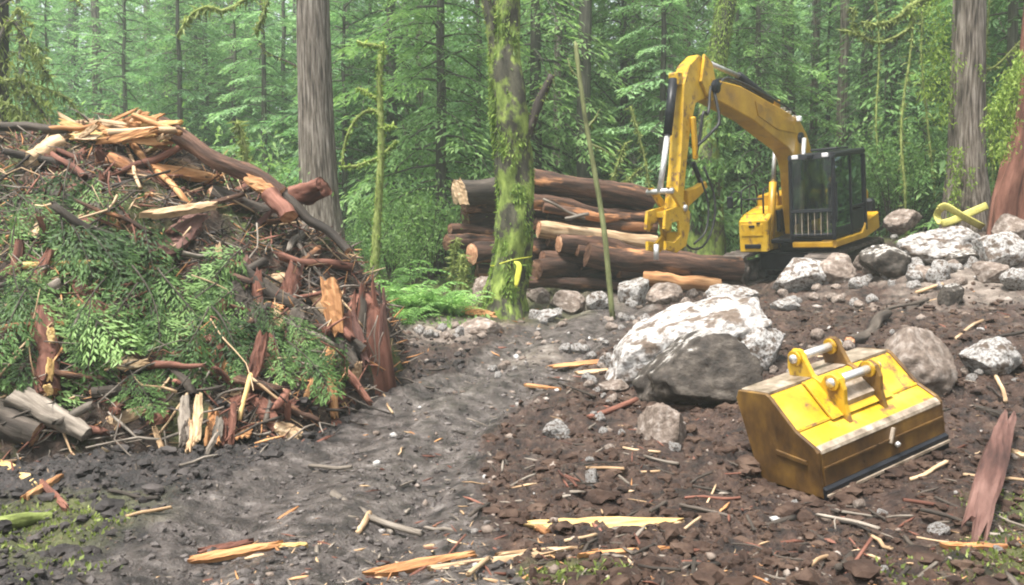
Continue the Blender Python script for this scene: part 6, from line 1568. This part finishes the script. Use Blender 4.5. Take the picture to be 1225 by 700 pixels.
# ------------------------------------------------------------------ yellow bucket lying on the soil
def bucket():
    root = empty('excavator_bucket'); u, d = np.array([.882, .471, 0]), np.array([-.471, .882, 0]); o = P(982, 586, 6.2)
    tl = np.array([0, 0, 1.]); u = norm(u + np.array([0, 0, .195])); tl = np.cross(u, d)
    root.matrix_world = Matrix(((u[0], d[0], tl[0], o[0]), (u[1], d[1], tl[1], o[1]), (u[2], d[2], tl[2], o[2]), (0, 0, 0, 1)))
    tag(root, 'muddy yellow excavator bucket with two hitch ears lying on the soil', 'bucket')
    W = 1.47; sd_ = lambda q, w, a: (a, q, w)
    def pr(name, poly, a0, a1, m, bev=.006, par=root): mb = MB(); prism(mb, poly, a0, a1, sd_, bev); return mb.build(name, m, par, smooth=False)
    prof = [(.0, -.06), (.0, .28), (.03, .315), (.19, .405), (.415, .645), (.45, .662), (.74, .65), (.77, .60), (.62, -.06)]
    pr('shell', prof, .03, W - .03, PAINT_WORN, .004)
    ex = [(-.012, -.07), (-.012, .285), (.02, .328), (.18, .418), (.41, .66), (.45, .678), (.75, .666), (.785, .60), (.635, -.07)]
    for a in (0, W - .032): s = pr('side_plate', ex, a, a + .032, PAINT_MUD_SHADE, .005); \
        pr('weld_bar', [(.10, .17), (.10, .205), (.40, .235), (.40, .20)], a - .014 if a == 0 else a + .03, a + .004 if a == 0 else a + .046, PAINT_MUD_SHADE, .003, s)
    pr('front_plate', [(-.018, .02), (-.018, .27), (.004, .27), (.004, .02)], .034, W - .034, PAINT_MUD_SHADE, .004)
    pr('wear_strip', [(-.032, .150), (-.032, .168), (-.016, .168), (-.016, .150)], .036, W - .036, PAINT_MUD_SHADE, .003)
    pr('worn_lip', [(-.022, .272), (-.014, .296), (.012, .316), (.03, .322), (.03, .305), (.006, .29), (.006, .272)], .036, W - .036, WORN_EDGE, .003)
    pr('cutting_edge', [(.02, -.17), (-.035, -.16), (-.045, .0), (-.02, .018), (.02, .01)], .01, W - .01, STEEL_DARK, .006)
    pr('edge_rib', [(-.06, -.055), (-.06, -.035), (-.04, -.035), (-.04, -.055)], .012, W - .012, WORN_EDGE, .004)
    pr('bend_seam', [(.178, .41), (.186, .424), (.20, .424), (.204, .416)], .034, W - .034, PAINT_WORN, .002)
    pr('top_lip', [(.44, .662), (.44, .684), (.745, .674), (.745, .650)], .034, W - .034, WORN_EDGE, .004)
    b = MB(); box(b, (.80, -.03, .19), (.025, .03, .13), np.array(Matrix.Rotation(.45, 3, 'Y')), .005); b.build('hook_bracket', WORN_EDGE, root, smooth=False)
    b = MB(); cyl(b, (.84, -.03, .115), (.84, -.055, .10), .022, 10); b.build('hook_stud', STEEL, root)
    ear = [(.10, .35), (.13, .50), (.12, .62), (.15, .71), (.22, .745), (.29, .72), (.34, .66), (.42, .70), (.47, .80), (.52, .90), (.60, .905), (.66, .84), (.68, .74), (.66, .655), (.42, .645), (.19, .40)]
    for a in (.50, .92): e = pr('ear', ear, a, a + .045, PAINT_MUD_SHADE if a > .6 else PAINT_WORN, .006); [pr('boss', [(c[0] + .068 * math.cos(t), c[1] + .068 * math.sin(t)) for t in np.linspace(0, 2 * PI, 16, endpoint=False)], q, q + .02, PAINT_WORN, .004, e) for c in ((.215, .675), (.575, .83)) for q in (a - .02, a + .045)]
    for nm, (q, z), m in (('hitch_pin', (.215, .675), STEEL), ('hitch_pin', (.575, .83), STEEL)):
        b = MB(); cyl(b, (.46, q, z), (1.03, q, z), .036, 18); b.build(nm, m, root)
    pr('base_plate', [(.17, .405), (.40, .648), (.43, .662), (.43, .675), (.39, .668), (.15, .415)], .38, 1.10, PAINT_WORN, .003)
    pr('gusset', [(.20, .42), (.38, .62), (.36, .66), (.18, .50)], .545, .92, WORN_EDGE, .004)
bucket()

# ------------------------------------------------------------------ air
def haze():
    mb = MB(); v = np.array([[x, y, z] for x in (-262, 262) for y in (-62, 425) for z in (-8.0, 46.0)]); zmin = None
    mb.add(v, [(0, 1, 3, 2), (4, 6, 7, 5), (0, 4, 5, 1), (2, 3, 7, 6), (0, 2, 6, 4), (1, 5, 7, 3)])
    m, nt = _nodes('air'); p = nt.nodes.new('ShaderNodeVolumePrincipled'); p.inputs['Color'].default_value = (.86, .94, .90, 1); p.inputs['Density'].default_value = .0023; p.inputs['Anisotropy'].default_value = 0.2
    o = nt.nodes.new('ShaderNodeOutputMaterial'); nt.links.new(p.outputs[0], o.inputs['Volume'])
    kind(mb.build('haze', m, smooth=False), 'stuff')
haze()
